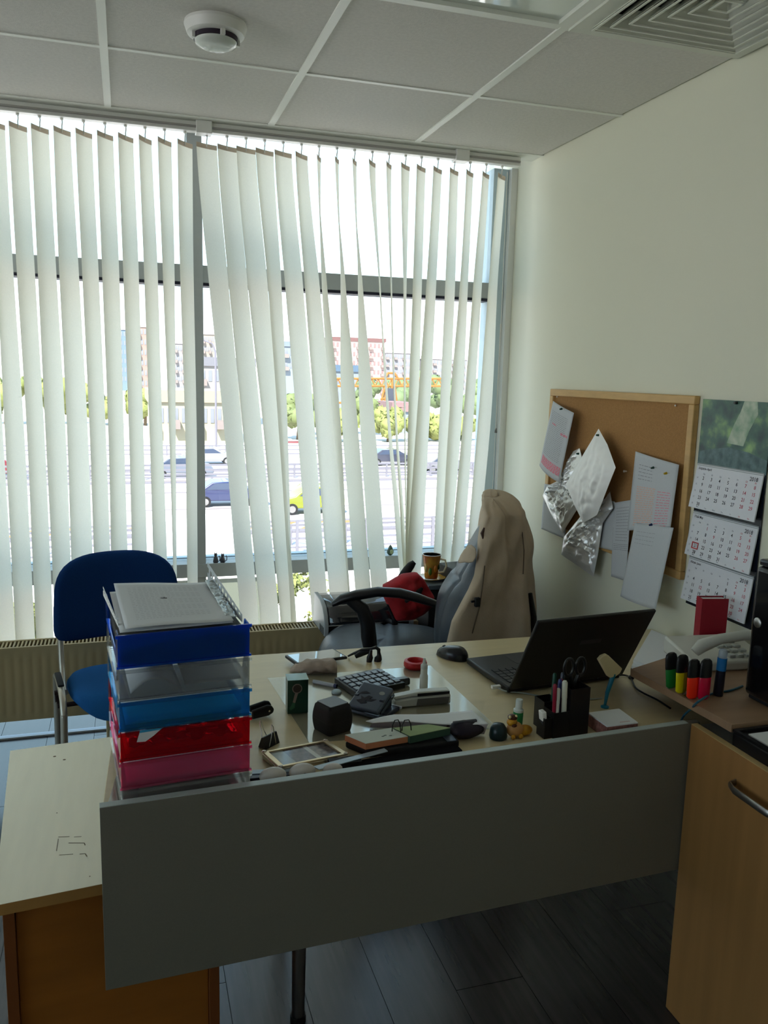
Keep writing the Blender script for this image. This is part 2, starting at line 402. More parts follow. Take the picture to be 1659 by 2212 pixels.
# ------------------------------------------------------------------ ceiling fittings
x0, x1, y0, y1 = 1.161+.012, XR-.01, GY-1.2+.01, GY-.6-.01
dcx, dcy = (x0+x1)/2, (y0+y1)/2; hw, hh = (x1-x0)/2, (y1-y0)/2
t = thing('air_diffuser', 'square white four-way ceiling air diffuser with nested louvres by the right wall', 'vent', (dcx, dcy, ZC-.004))
def ring(hx, hy, zo, hx2, hy2, zi, th=.0016):
    m = MB(); a = [(-hx, -hy), (hx, -hy), (hx, hy), (-hx, hy)]; b = [(-hx2, -hy2), (hx2, -hy2), (hx2, hy2), (-hx2, hy2)]
    for i in range(4):
        j = (i+1) % 4
        m.prism([(*a[i], zo), (*a[j], zo), (*b[j], zi), (*b[i], zi)], (0, 0, th))
    return m
m_vent = mat('vent_white', (214, 216, 206), .4)
ring(hw, hh, -.006, hw-.055, hh-.055, -.004, .010).build('frame', m_vent, t)
for k in range(7):
    a = hw-.045-k*.034
    rm = ring(a, a*hh/hw, -.010, a-.030, (a-.030)*hh/hw, .022)
    lip = ring(a+.0015, (a+.0015)*hh/hw, -.0165, a-.004, (a-.004)*hh/hw, -.0165, .003); rm.add(lip.v, lip.f)
    rm.build('louvre', m_vent, t)
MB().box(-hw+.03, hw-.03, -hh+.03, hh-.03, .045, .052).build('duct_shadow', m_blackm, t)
x0, x1 = .561+.012, 1.161-.012
t = thing('ceiling_light', 'unlit square ceiling light panel with glossy clear cover left of the air diffuser', 'light', ((x0+x1)/2, (y0+y1)/2, ZC))
hx = (x1-x0)/2; hy = (y1-y0)/2
fr = MB()
for a in ((-hx, hx, -hy, -hy+.014), (-hx, hx, hy-.014, hy), (-hx, -hx+.014, -hy+.014, hy-.014), (hx-.014, hx, -hy+.014, hy-.014)): fr.box(*a, -.003, .03)
fr.build('frame', m_grid, t)
MB().box(-hx+.0145, hx-.0145, -hy+.0145, hy-.0145, .008, .011).build('cover', mat('light_cover', (206, 214, 206), .06, spec=1.0, coat=1), t)
q = P(465, 58, z=2.54)
t = thing('smoke_detector', 'round white smoke detector on a ceiling tile above the blind', 'smoke detector', (q.x, q.y-.01, ZC+.002))
MB().lathe([(.084, 0), (.086, -.008), (.078, -.030), (.066, -.034)], 48).build('base', m_white, t, smooth=30)
MB().lathe([(.060, -.020), (.060, -.046)], 48).build('chamber_gap', mat('smoke_dark', (40, 28, 44), .6), t, smooth=30)
for k in range(4):
    a = 2*pi*k/4+.2
    MB().box(-.006, .006, .058, .068, -.048, -.030, Matrix.Rotation(a, 4, 'Z')).build('rib', m_white, t)
MB().lathe([(.055, -.044), (.058, -.047), (.055, -.056), (.035, -.064), (.0, -.066)], 48).build('dome', mat('dome', (214, 220, 214), .12), t, smooth=60)

# ------------------------------------------------------------------ radiator
m_rad = mat('radiator_cream', (186, 168, 128), .5)
RT, RB = .526, .236
t = thing('radiator', 'long low cream panel radiator with top grille under the window', 'radiator', (0, 3.365, RB))
rx0, rx1 = -2.6, 1.205
pm = MB(); n = int((rx1-rx0)/.0333)
prof = []
for i in range(n):
    a = rx0+.02+i*.0333
    prof += [(a, 0), (a+.005, .0016), (a+.013, .0016), (a+.018, 0)]
prof = [(rx0, 0)]+prof+[(rx1, 0)]
def pf(y, z, k): return [Vector((x, y-(d*k), z)) for x, d in prof]
rows_ = [(0, 0), (.02, 0), (.035, 1), (.245, 1), (.26, 0), (.285, 0)]
N = len(prof); vs = []
for z, k in rows_: vs += [Vector((x, -.05+d*k, z)) for x, d in prof]
pm.add(vs, [(j*N+i, j*N+i+1, (j+1)*N+i+1, (j+1)*N+i) for j in range(len(rows_)-1) for i in range(N-1)])
pm.box(rx0, rx1, -.044, -.040, 0, .285)
pm.build('front_panel', m_rad, t, smooth=20)
MB().box(rx0, rx1, .040, .046, 0, .285).build('rear_panel', m_rad, t)
gm = MB(); gm.box(rx0, rx1, -.052, -.040, .285, .297); gm.box(rx0, rx1, .036, .048, .285, .297)
k = rx0
while k < rx1:
    gm.box(k, k+.006, -.040, .036, .287, .295); k += .014
gm.build('top_grille', m_rad, t)
for x in (rx0, rx1-.004): MB().box(x-.001, x+.005, -.053, .049, .0, .296).build('side_cover', m_rad, t)
for x in (rx0+.4, -.1, rx1-.2): MB().cyl((x, .0, .0), (x, 0, -.232), .012).build('foot', m_rad, t)

# ------------------------------------------------------------------ things beyond the desk
m_fab = mat('blue_fabric', (24, 58, 112), .95, spec=.1, noise_=(500, .25), bump=(900, .4))
m_fabs = mat('blue_fabric_seat', (36, 96, 160), .95, spec=.1, noise_=(500, .2), bump=(900, .4))
m_cream = mat('chair_metal', (196, 190, 178), .35, metal=.6)
m_dkm = mat('chair_dark', (60, 44, 44), .4, metal=.3)
t = thing('visitor_chair', 'blue upholstered visitor chair with metal legs by the radiator', 'chair', (-.030, 3.06, .004), (0, 0, radians(9)))
YBK = .165
def backfn(i, j):
    # closed shell: superellipse outline in x-z, thin in y, gently curved
    a = 2*pi*i; r = min(1, j*2) if j < .5 else min(1, (1-j)*2)
    c, s_ = cos(a), sin(a); n_ = 3.9 if s_ > 0 else 8
    k = (abs(c)**n_+abs(s_)**n_)**(-1/n_)
    r = r**.55
    X = c*k*.228*r; Z = s_*k*(.168 if s_ > 0 else .150)*r
    X *= 1-.08*(Z/.168)*.5
    Z += -.020*((X/.232)**2)*(1 if Z > 0 else -.2)
    side = -1 if j < .5 else 1
    th = .026*(1-r**6)**.5 if r < 1 else 0
    return Vector((X, YBK+side*th-.05*((X/.232)**2)+.16*Z, .745+Z-.004))
MB().grid(backfn, 64, 24, wrap=True).build('backrest', m_fab, t, smooth=80)
def seatfn(i, j):
    a = 2*pi*i; r = (min(1, j*2) if j < .5 else min(1, (1-j)*2))**.55
    c, s_ = cos(a), sin(a); n_ = 3.6
    k = (abs(c)**n_+abs(s_)**n_)**(-1/n_)
    X = c*k*.200*r; Y = s_*k*.205*r
    X *= 1-.10*(1 if Y < 0 else 0)*(-Y/.205)**2
    th = .030*(1-r**6)**.5 if r < 1 else 0
    side = 1 if j < .5 else -1
    zz = -.05*max(0, (-Y-.10)/.1)**2
    return Vector((X, Y-.02, .452+side*th+zz))
MB().grid(seatfn, 56, 20, wrap=True).build('seat', m_fabs, t, smooth=80)
for sx in (-1, 1):
    X = sx*.226
    MB().tube([(X, .19, .10), (X, .17, .38), (X, .15, .455), (X, .09, .472), (X, -.06, .472), (X, -.105, .455), (X, -.125, .40)], .0135, 10, sx=.9).build('side_frame', m_cream, t, smooth=True)
    MB().tube([(X, -.124, .41), (X+sx*.012, -.17, .0)], .0125, 10).build('leg', m_cream if sx < 0 else m_cream, t, smooth=True)
    MB().tube([(X-sx*.002, .165, .40), (X-sx*.01+sx*.008, .215, .0)], .0125, 10).build('leg', m_dkm, t, smooth=True)
    MB().box(X-.011, X+.011, -.055, .085, .484, .493).build('rail_pad', m_blackm, t, bevel=.004)
    MB().tube([(sx*.205, .03, .43), (sx*.205, .12, .435), (sx*.205, .165, .50), (sx*.205, YBK+.012, .64)], .011, 8).build('back_upright', m_cream, t, smooth=True)
MB().tube([(-.24, -.05, .415), (.24, -.05, .415)], .009, 8).build('crossbar', m_dkm, t)
MB().tube([(-.24, .08, .415), (.24, .08, .415)], .009, 8).build('crossbar', m_dkm, t)

# corner cabinet and what stands on it
CZ = .715
t = thing('corner_cabinet', 'low dark cabinet in the corner beyond the office chair', 'cabinet', (1.505, 3.31, 0))
MB().box(-.285, .150, -.085, .11, .004, CZ-.02).build('body', m_blackm, t, bevel=.003)
MB().box(-.292, .155, -.090, .117, CZ-.02, CZ).build('top', mat('grey_top', (96, 106, 116), .4), t, bevel=.003)
# mug on saucer
mb_ = P(921, 1250, z=CZ+.012); MX, MY = 1.262, 3.32
t = thing('saucer', 'yellow saucer under the patterned mug', 'saucer', (MX, MY, CZ))
MB().lathe([(.025, 0), (.03, .002), (.062, .012), (.064, .014), (.03, .006), (0, .006)], 36).build('dish', mat('saucer_yellow', (226, 170, 20), .25, coat=.5), t, smooth=50)
t = thing('mug', 'red, green and cream patterned ceramic mug on the yellow saucer', 'mug', (MX, MY, CZ+.0085))
m_mug = mat('mug_red', (150, 40, 24), .25, noise_=(18, 1), c2=(190, 150, 60))
MB().lathe([(0, 0), (.027, 0), (.029, .004), (.033, .05), (.041, .104), (.0385, .104), (.031, .05), (.026, .008), (0, .008)], 40).build('cup', m_mug, t, smooth=50)
MB().lathe([(.0405, .1035), (.0405, .1065), (.0385, .1065), (.0385, .1035)], 40).build('rim', m_white, t, smooth=50)
MB().tube([(.030, -.018, .088), (.050, -.034, .085), (.056, -.038, .06), (.046, -.032, .032), (.026, -.016, .026)], .0045, 10).build('handle', mat('mug_cream', (225, 215, 180), .3), t, smooth=True)
for a, c, r in ((4.2, (70, 110, 30), .013), (4.9, (200, 120, 30), .012), (3.6, (210, 190, 120), .011), (5.5, (60, 90, 40), .010)):
    MB().ball((.0335*cos(a), .0335*sin(a), .045+.012*sin(a*7)), (r*.6, r*.6, r*1.4), 12, 8).build('painted_fruit', mat('fruit%d' % int(a*10), c, .35), t, smooth=True)
# binder lying on edge
t = thing('lever_arch_binder', 'grey lever arch binder lying on the corner cabinet behind the office chair', 'binder', (1.43, 3.31, CZ), (0, 0, radians(8)))
MB().box(-.105, .10, -.075, .075, 0, .004).build('cover', mat('binder_grey', (92, 100, 110), .5, noise_=(200, .2)), t)
MB().box(-.105, .10, -.075, .075, .058, .062).build('cover', MATS['binder_grey'], t)
MB().box(-.105, -.101, -.075, .075, .004, .058).build('spine', mat('binder_spine', (60, 64, 70), .5), t)
MB().box(-.098, .095, -.068, .068, .006, .054).build('paper_block', m_paper, t)
t = thing('red_tin_box', 'red lidded box with a patterned side behind the jacket', 'box', (1.565, 3.39, CZ), (0, 0, radians(5)))
MB().box(-.07, .07, -.05, .05, 0, .125).build('body', mat('tin_pattern', (150, 100, 90), .4, noise_=(60, .7)), t, bevel=.004)
MB().box(-.074, .074, -.054, .054, .1255, .152).build('lid', mat('tin_red', (160, 24, 44), .35), t, bevel=.005)

# shredder / device on the radiator
t = thing('laminator', 'black and silver office machine with a smoked cover standing over the radiator', 'office machine', (.950, 3.312, RT+.0015))
m_sm = mat('smoked_cover', (30, 32, 38), .12, coat=1)
def cheek(x):
    pts = [(x, -.115, .0), (x, -.115, .045), (x, -.10, .085), (x, -.07, .118), (x, -.02, .135), (x, .09, .138), (x, .10, .0)]
    return MB().prism(pts, (.018, 0, 0))
cheek(-.195).build('side_cheek', mat('silver_plastic', (166, 172, 176), .35), t, bevel=.003)
cheek(.176).build('side_cheek', MATS['silver_plastic'], t, bevel=.003)
def cover(i, j):
    pr = [(-.108, .045), (-.094, .083), (-.066, .113), (-.02, .129), (.085, .131)]
    q = j*4; a = min(int(q), 3); f_ = q-a
    return Vector((-.176+.352*i, pr[a][0]*(1-f_)+pr[a+1][0]*f_, pr[a][1]*(1-f_)+pr[a+1][1]*f_))
MB().grid(cover, 6, 12).build('smoked_cover', m_sm, t, smooth=60, solid=.004)
MB().box(-.176, .176, -.105, .095, .0, .040).build('body', m_black, t, bevel=.003)
bm_ = MB()
for k in range(4): bm_.box(-.1965, -.1955, -.10+k*.02, -.092+k*.02, .004, .035)
bm_.build('side_slots', m_blackm, t)
MB().prism([(-.10+.028*cos(a*pi/8), -.04+.014*sin(a*pi/8), .1315-.0) for a in range(16)], (0, 0, .0025)).build('label', mat('pale_oval', (200, 205, 205), .4), t, rot=(0, 0, 0))

# red bag over the cabinet edge
m_rbag = mat('bag_red', (176, 24, 34), .8, noise_=(20, .35), bump=(60, .6))
q0 = P(868, 1345, y=3.05)
t = thing('red_cloth_bag', 'crumpled red cloth bag with black trim behind the armrest', 'bag', (q0.x, 3.05, 0))
outl = [(828, 1265), (850, 1253), (872, 1240), (900, 1236), (915, 1250), (925, 1268), (936, 1285), (935, 1305), (915, 1325), (890, 1338), (852, 1340), (838, 1310), (826, 1285)]
ol = [P(u, v, y=3.05)-Vector((q0.x, 3.05, 0)) for u, v in outl]
cen = sum(ol, Vector())/len(ol)
def bagfn(i, j):
    n_ = len(ol); q = i*n_; a = int(q) % n_; f_ = q-int(q)
    e_ = ol[a].lerp(ol[(a+1) % n_], f_)
    side = -1 if j < .5 else 1; r = (min(1, j*2) if j < .5 else min(1, (1-j)*2))
    p_ = cen.lerp(e_, r**.6)
    d = .055*(1-r**3)**.5 if r < 1 else 0
    nz = noise.noise(Vector((p_.x*22, p_.z*22, side)))*.02+noise.noise(Vector((p_.x*60, p_.z*45, side+3)))*.008
    return p_+Vector((0, side*(d+nz*(1-r**4)), 0))
MB().grid(bagfn, 60, 22, wrap=True).build('pouch', m_rbag, t, smooth=80)
def strip(pts, y, r, name, m, sx=1.0, par=None, org=None):
    w_ = [P(u, v, y=y)-org for u, v in pts]
    return MB().tube(w_, r, 12, sx=sx).build(name, m, par, smooth=True)
org = Vector((q0.x, 3.05, 0))
strip([(875, 1300), (890, 1288), (905, 1278), (912, 1270)], 3.0, [.008, .016, .014, .006], 'black_flap', m_blackm, 1, t, org)
strip([(838, 1305), (846, 1325), (853, 1341)], 3.04, .006, 'black_trim', m_blackm, 1, t, org)

# figurines on the sill
def sfig(u, v, name, label, cat): 
    q = P(u, v, y=YW-.03); return thing(name, label, cat, (q.x, YW-.03, ZS1))
t = sfig(843, 1195, 'bird_figurine', 'small dark green pointed figurine on the window sill near the mug', 'figurine')
MB().ball((0, 0, .018), (.017, .013, .018), 16, 10).build('body', mat('figure_green', (66, 84, 70), .4), t, smooth=True)
MB().lathe([(.013, .024), (.011, .034), (.006, .045), (0, .052)], 16).build('head', MATS['figure_green'], t, smooth=True)
MB().ball((.002, -.012, .018), (.009, .006, .012), 12, 8).build('belly', mat('figure_pale', (150, 160, 120), .4), t, smooth=True)
for (u, lab, hgt) in ((466, 'tiny dark grey cat figurine on the sill, beside the mullion', .048), (481, 'tiny dark grey cat figurine on the sill, the one farther from the mullion', .043)):
    t = sfig(u, 1208, 'cat_figurine', lab, 'figurine'); mf = mat('figure_grey', (70, 68, 74), .4)
    MB().lathe([(.010, 0), (.012, .006), (.009, hgt*.45), (.005, hgt*.65)], 12).build('body', mf, t, smooth=True)
    MB().ball((0, 0, hgt*.74), .0075, 12, 8).build('head', mf, t, smooth=True)
    for sx in (-1, 1): MB().cyl((sx*.004, 0, hgt*.86), (sx*.005, 0, hgt), .0028, .0004, 6).build('ear', mf, t)
    MB().tube([(.010, .004, .004), (.018, .004, .008), (.019, .003, .022), (.015, .002, .03)], .002, 6).build('tail', mf, t, smooth=True)

# ------------------------------------------------------------------ office chair and jacket
CHX, CHY = 1.11, 2.96
t = thing('office_chair', 'grey leather office chair with black arms turned left behind the desk', 'office chair', (CHX, CHY, 0), (0, 0, radians(-20)))
ST = .585   # seat top
def oseat(i, j):
    a = 2*pi*i; r = (min(1, j*2) if j < .5 else min(1, (1-j)*2))**.6
    c, s_ = cos(a), sin(a); n_ = 2.9
    k = (abs(c)**n_+abs(s_)**n_)**(-1/n_)
    X = c*k*.275*r; Y = s_*k*.235*r
    side = 1 if j < .5 else -1
    th = .060*(1-r**5)**.5 if r < 1 else 0
    sag = -.012*math.exp(-((X*X+Y*Y)/.02))
    crease = -.010*math.exp(-(((X+.02))/.012)**2) if side > 0 else 0
    z = ST-.06+side*th+(sag+crease if side > 0 else 0)-.03*max(0, (-X-.17)/.1)**2
    return Vector((X-.155, Y, z))
MB().grid(oseat, 72, 32, wrap=True).build('seat', m_leather, t, smooth=80)
# reclined backrest, leather, shell in (along, across)
BB = local(t, P(950, 1390, y=2.86)); BT = local(t, P(1068, 1098, y=2.90))
b0 = Vector((.065, 0, .55)); b1 = Vector((.275, 0, 1.07))
axis = (b1-b0); Lb = axis.length; au = axis.normalized(); an = Vector((-au.z, 0, au.x))
def oback(i, j):
    a = 2*pi*i; r = (min(1, j*2) if j < .5 else min(1, (1-j)*2))**.6
    c, s_ = cos(a), sin(a); n_ = 3.0
    k = (abs(c)**n_+abs(s_)**n_)**(-1/n_)
    Y = c*k*.205*r; L = s_*k*(Lb/2+.02)*r
    side = 1 if j < .5 else -1
    th = .062*(1-r**4)**.5 if r < 1 else 0
    bulge = .035*math.exp(-((L+.10)/.12)**2)*(1-r**2)
    cre = -.012*math.exp(-((L-.01)/.010)**2)-.010*math.exp(-((Y+.12)/.010)**2) if side > 0 and r < .93 else 0
    Y *= 1-.10*max(0, L/(Lb/2))**2
    return b0.lerp(b1, .5)+au*L+an*(side*th+(bulge+cre if side > 0 else 0))+Vector((0, Y, 0))
MB().grid(oback, 72, 36, wrap=True).build('backrest', m_leather, t, smooth=80)
Y = -.25
pts = [(-.345, Y, .768), (-.31, Y, .790), (-.26, Y, .806), (-.18, Y, .822), (-.10, Y, .820), (-.04, Y, .806), (.03, Y, .785)]
MB().tube(pts, [.010, .018, .019, .018, .018, .017, .013], 14, sx=1.35, up=(0, 0, 1)).build('armrest', m_black, t, smooth=True)
MB().tube([(-.285, Y, .792), (-.235, Y, .755), (-.215, Y, .70), (-.21, Y, .65), (-.20, Y*.98, .58), (-.14, Y*.8, .51)], [.018, .023, .023, .024, .022, .015], 12, sx=1.2, up=(0, 1, 0)).build('arm_post', m_black, t, smooth=True)
# the far armrest is swung up and back
f_ = [local(t, P(u, v, y=3.145)) for u, v in ((858, 1268), (864, 1255), (872, 1243), (880, 1231), (888, 1221), (895, 1214))]
MB().tube(f_, [.013, .019, .020, .019, .017, .010], 12).build('armrest', m_blackm, t, smooth=True)
MB().tube([f_[0], local(t, P(853, 1310, y=3.145)), local(t, P(853, 1350, y=3.145)), Vector((-.18, .24, .58)), Vector((-.14, .2, .51))], [.013, .014, .014, .014, .013], 10).build('arm_post', m_black, t, smooth=True)
MB().cyl((-.10, 0, .10), (-.10, 0, .50), .028, .024).build('gas_lift', m_black, t)
MB().box(-.22, .06, -.10, .10, .455, .485).build('tilt_plate', m_black, t, bevel=.006)
MB().tube([(.0, 0, .47), (.08, 0, .47), (.14, 0, .52), (.20, 0, .70)], .022, 8, sx=1.4, up=(0, 1, 0)).build('back_bracket', m_black, t, smooth=True)
for k in range(5):
    a = 2*pi*k/5+.95; L = .27; d = Vector((cos(a), sin(a), 0))
    MB().tube([Vector((-.10, 0, .115)), Vector((-.10, 0, .11))+d*.15, Vector((-.10, 0, .085))+d*L], [.026, .022, .016], 8).build('base_leg', m_black, t, smooth=True)
    c_ = Vector((-.10, 0, .0))+d*L; pr = Vector((-d.y, d.x, 0))
    MB().cyl(c_+pr*-.022+Vector((0, 0, .034)), c_+pr*.022+Vector((0, 0, .034)), .030).build('castor', m_blackm, t, smooth=True)
# jacket
m_jac = mat('jacket_beige', (190, 172, 150), .85, spec=.15, noise_=(9, .16), bump=(240, .35))
YN, YF = 2.685, 3.12
jl = [(1083, 1066, 1098), (1089, 1052, 1112), (1098, 1045, 1120), (1112, 1041, 1127), (1140, 1034, 1134), (1170, 1029, 1139), (1206, 1024, 1143), (1240, 1019, 1144), (1270, 1006, 1146), (1300, 989, 1147), (1335, 970, 1149), (1390, 957, 1152), (1425, 950, 1155)]
lev = []
for v, a, b in jl:
    pa, pb = P(a, v, y=YN+.03), P(b, v, y=YN+.03)
    lev.append(((pa.z+pb.z)/2, pa.x, pb.x))
JO = Vector(((lev[-1][1]+lev[-1][2])/2, (YN+YF)/2, lev[-1][0]))
t = thing('jacket', 'beige jacket hung over the back of the office chair', 'jacket', JO)
def jfn(i, j):
    q = j*(len(lev)-1); a = min(int(q), len(lev)-2); f_ = q-a
    z = lev[a][0]*(1-f_)+lev[a+1][0]*f_; xf = lev[a][1]*(1-f_)+lev[a+1][1]*f_; xr = lev[a][2]*(1-f_)+lev[a+1][2]*f_
    drop = (lev[0][0]-z)
    top = min(1, (drop/.05))**.5
    yn = (YN+YF)/2-(.5*(YF-YN))*(.45+.55*top)+.0; yf = (YN+YF)/2+(.5*(YF-YN))*(.45+.55*top)
    # outline: front-near edge -> near face -> rear corner -> rear face -> far face -> front-far edge
    W_ = xr-xf; D_ = yf-yn; rc = min(.09, W_*.45)
    op = min(1, max(0, (drop-.16)/.10)); op = op*op*(3-2*op); ym = (yn+yf)/2
    def mixp(a_, b_): return (a_[0]*(1-op)+b_[0]*op, a_[1]*(1-op)+b_[1]*op)
    path = [mixp((xf+.004, ym), (xf+.03, yn+.035)), (xf, yn+.02), (xf+.03, yn), (xf+W_*.45, yn-.004), (xr-rc, yn+.006), (xr-rc*.3, yn+rc*.35), (xr, yn+rc*1.1), (xr+.004, (yn+yf)/2), (xr, yf-rc), (xr-rc*.5, yf-rc*.2), mixp((xf+W_*.4, yf), (xr-rc*.9, yf-.02)), mixp((xf+.02, yf-.02), (xr-rc*1.1, yf-.03)), mixp((xf+.004, ym), (xr-rc*1.2, yf-.05))]
    path = [(a_+(b_-yn)*.40, b_) for a_, b_ in path]
    q = i*(len(path)-1); b = min(int(q), len(path)-2); g = q-b
    def cb(n):
        p = [path[max(b-1, 0)][n], path[b][n], path[b+1][n], path[min(b+2, len(path)-1)][n]]
        return p[1]+.5*g*(p[2]-p[0]+g*(2*p[0]-5*p[1]+4*p[2]-p[3]+g*(3*(p[1]-p[2])+p[3]-p[0])))
    X, Y = cb(0), cb(1)
    # folds growing toward the hem
    am = .004+.022*min(1, drop/.5)
    ph = i*38+noise.noise(Vector((i*4, drop*3, 0)))*3.0+drop*1.5
    f1 = sin(ph)*am*.75+noise.noise(Vector((i*9, drop*5, 2)))*.018+noise.noise(Vector((i*26, drop*11, 5)))*.007
    # diagonal drag folds from the shoulder
    f1 += .010*sin((X-lev[0][1])*55+drop*22)*math.exp(-((drop-.16)/.12)**2)
    edge = 1-op*(1-min(1, i*14)*min(1, (1-i)*14))
    f1 *= edge
    c_ = Vector(((xf+xr)/2+(yf-yn)*.2, (yn+yf)/2, 0)); d = (Vector((X, Y, 0))-c_).normalized()
    # keep silhouette in x, move folds mostly in y
    return Vector((X+d.x*f1*.35, Y+d.y*f1, z))-JO
J = MB(); J.grid(jfn, 150, 90)
def jtop(i, j):
    a = Vector(jfn(i*.5, 0)); b = Vector(jfn(1-i*.5, 0)); r_ = a.lerp(b, j); r_.z += .014*sin(pi*j)*sin(pi*i)**.5
    return r_
J.grid(jtop, 40, 8)
J.build('shell', m_jac, t, smooth=80, solid=.004)
def jstrip(pts, y, r, name, m, sx=1.0):
    return MB().tube([P(u, v, y=y)-JO for u, v in pts], r, 10, sx=sx).build(name, m, t, smooth=True)
# collar flap, seam lines, buckle, pocket welt
cf = [P(u, v, y=yy)-JO for u, v, yy in ((1024, 1178, 2.69), (1033, 1190, 2.675), (1024, 1222, 2.68), (1003, 1212, 2.73), (985, 1222, 2.80), (992, 1200, 2.82), (1012, 1172, 2.76))]
cm = MB(); cn = sum(cf, Vector())/len(cf)+Vector((0, -.008, 0))
cm.add(cf+[cn], [(k, (k+1) % len(cf), len(cf)) for k in range(len(cf))]); cm.build('collar', m_jac, t, smooth=80, solid=.006, sub=1)
m_seam = mat('jacket_seam', (96, 82, 68), .9)
jstrip([(1118, 1112), (1128, 1150), (1132, 1190), (1130, 1240)], YN+.012, .0022, 'seam', m_seam)
jstrip([(1095, 1098), (1110, 1107), (1118, 1118), (1106, 1120), (1094, 1114)], YN+.06, .0022, 'seam', m_seam)
jstrip([(1047, 1222), (1043, 1260), (1036, 1310), (1020, 1368)], YN-.014, .0022, 'seam', m_seam)
jstrip([(1018, 1300), (1034, 1298)], YN-.022, .004, 'cuff_strap', m_blackm)
a_ = P(1030, 1300, y=YN-.02)-JO
MB().box(a_.x-.010, a_.x+.010, a_.y-.012, a_.y+.004, a_.z-.017, a_.z+.017).build('buckle', m_blackm, t, bevel=.003)
jstrip([(1046, 1140), (1041, 1152), (1044, 1165)], YN-.004, [.003, .006, .003], 'button_tab', mat('tab_brown', (70, 48, 40), .6))
# dark chair shell edge peeping out behind the jacket
MB().tube([P(1142, 1262, y=2.86)-Vector((CHX, CHY, 0)), P(1148, 1310, y=2.86)-Vector((CHX, CHY, 0)), P(1149, 1365, y=2.86)-Vector((CHX, CHY, 0))], [.008, .012, .012], 8).build('back_shell_edge', m_black, bpy.data.objects['office_chair'], smooth=True)

# ------------------------------------------------------------------ side pedestal (lower, left)
PZ = .57
t = thing('side_pedestal', 'low pale-topped wooden pedestal with scuffed top at the left end of the desk', 'cabinet', (0, 0, 0))
pc = [P(22, 1622, z=PZ), P(250, 1597, z=PZ), P(218, 1910, z=PZ), P(-14, 1957, z=PZ)]
L0, L1 = pc[0], pc[3]        # left edge back / front
dfr = (pc[2]-pc[3]).normalized(); dbk = (L0-L1).normalized()
FR = L1+dfr*.46; BR_ = L0+dfr*.46
MB().prism([(L0.x, L0.y, PZ-.024), (BR_.x, BR_.y, PZ-.024), (FR.x, FR.y, PZ-.024), (L1.x, L1.y, PZ-.024)][::-1], (0, 0, .0235)).build('top_core', m_edge, t)
MB().prism([(L0.x, L0.y, PZ-.0004), (BR_.x, BR_.y, PZ-.0004), (FR.x, FR.y, PZ-.0004), (L1.x, L1.y, PZ-.0004)][::-1], (0, 0, .0006)).build('top_surface', m_side, t)
fa = L1+dbk*.03; 
def slab(a, b, c_, d, z0, z1, name, m, bev=.001):
    return MB().prism([(q.x, q.y, z0) for q in (a, b, c_, d)], (0, 0, z1-z0)).build(name, m, t, bevel=bev)
e0 = fa+dfr*.012; e1 = fa+dfr*.034; 
slab(e0, e1, e1+dbk*.56, e0+dbk*.56, .004, PZ-.0245, 'side_board', mat('pedestal_side', (128, 72, 34), .5))
e2 = fa+dfr*.418; e3 = fa+dfr*.440
slab(e2, e3, e3+dbk*.56, e2+dbk*.56, .004, PZ-.0245, 'side_board', MATS['pedestal_side'])
e4 = fa+dfr*.0345+dbk*.012; e5 = fa+dfr*.4175+dbk*.012
slab(e4, e5, e5+dbk*.016, e4+dbk*.016, .004, PZ-.0245, 'back_board', m_brown)
m_scuff = mat('scuff', (120, 106, 84), .8)
def mark(pts, wd, name='scuff_mark', z=PZ+.0004, m=m_scuff, par=t):
    b_ = MB(); w_ = [P(u, v, z=z) for u, v in pts]
    for a, b in zip(w_[:-1], w_[1:]):
        d = (b-a).normalized(); n_ = Vector((-d.y, d.x, 0))*wd
        b_.prism([a-n_, b-n_, b+n_, a+n_], (0, 0, .0002))
    b_.build(name, m, par)
mark([(126, 1808), (150, 1807)], .0009); mark([(160, 1808), (176, 1807)], .0007); mark([(148, 1821), (182, 1821), (184, 1826)], .001)
mark([(128, 1847), (158, 1845)], .0008); mark([(172, 1845), (184, 1844), (188, 1850)], .001); mark([(122, 1838), (126, 1812)], .0007)
for u, v, r_ in ((118, 1634, .004), (139, 1641, .004), (123, 1756, .0015), (194, 1893, .0015)):
    q = P(u, v, z=PZ+.0004); MB().lathe([(r_, 0), (r_*.9, .0003), (0, .0003)], 10, Matrix.Translation(q)).build('ink_spot', m_scuff, t)

# ------------------------------------------------------------------ desk
DZ = .75
pl, pr_ = P(215, 1745, z=.78), P(1487, 1562, z=.78)
t = thing('desk', 'pale beech office desk with a grey front panel', 'desk', (0, 0, 0))
dpx = (pr_-pl).normalized(); npx = Vector((-dpx.y, dpx.x, 0))
tp = [pl+npx*.018+dpx*.002, pr_+npx*.018, Vector((XR-.006, pr_.y+.02, 0)), Vector((XR-.006, 2.37, 0)), Vector((1.28, 2.386, 0)), Vector((.87, 2.397, 0)), Vector((.346, 2.412, 0)), Vector((-.03, 2.425, 0))]
MB().prism([(q.x, q.y, DZ-.025) for q in tp], (0, 0, .025)).build('tabletop', m_desk, t, bevel=.0015)
bl = P(230, 2140, y=pl.y); br_ = P(1450, 1880, y=pr_.y)
zb_l, zb_r = bl.z, br_.z
pan = MB(); th_ = .018
pan.prism([(pl.x, pl.y, zb_l), (pr_.x+.035, pr_.y, zb_r), (pr_.x+.035, pr_.y, .779), (pl.x, pl.y, .779)], npx*th_)
pan.build('front_panel', m_panel, t, bevel=.001)
MB().prism([(pl.x, pl.y, .7792), (pr_.x, pr_.y, .7792), (pr_.x, pr_.y, .7805), (pl.x, pl.y, .7805)], npx*th_).build('panel_edging', m_pedge, t)
q = P(648, 2100, y=1.80)
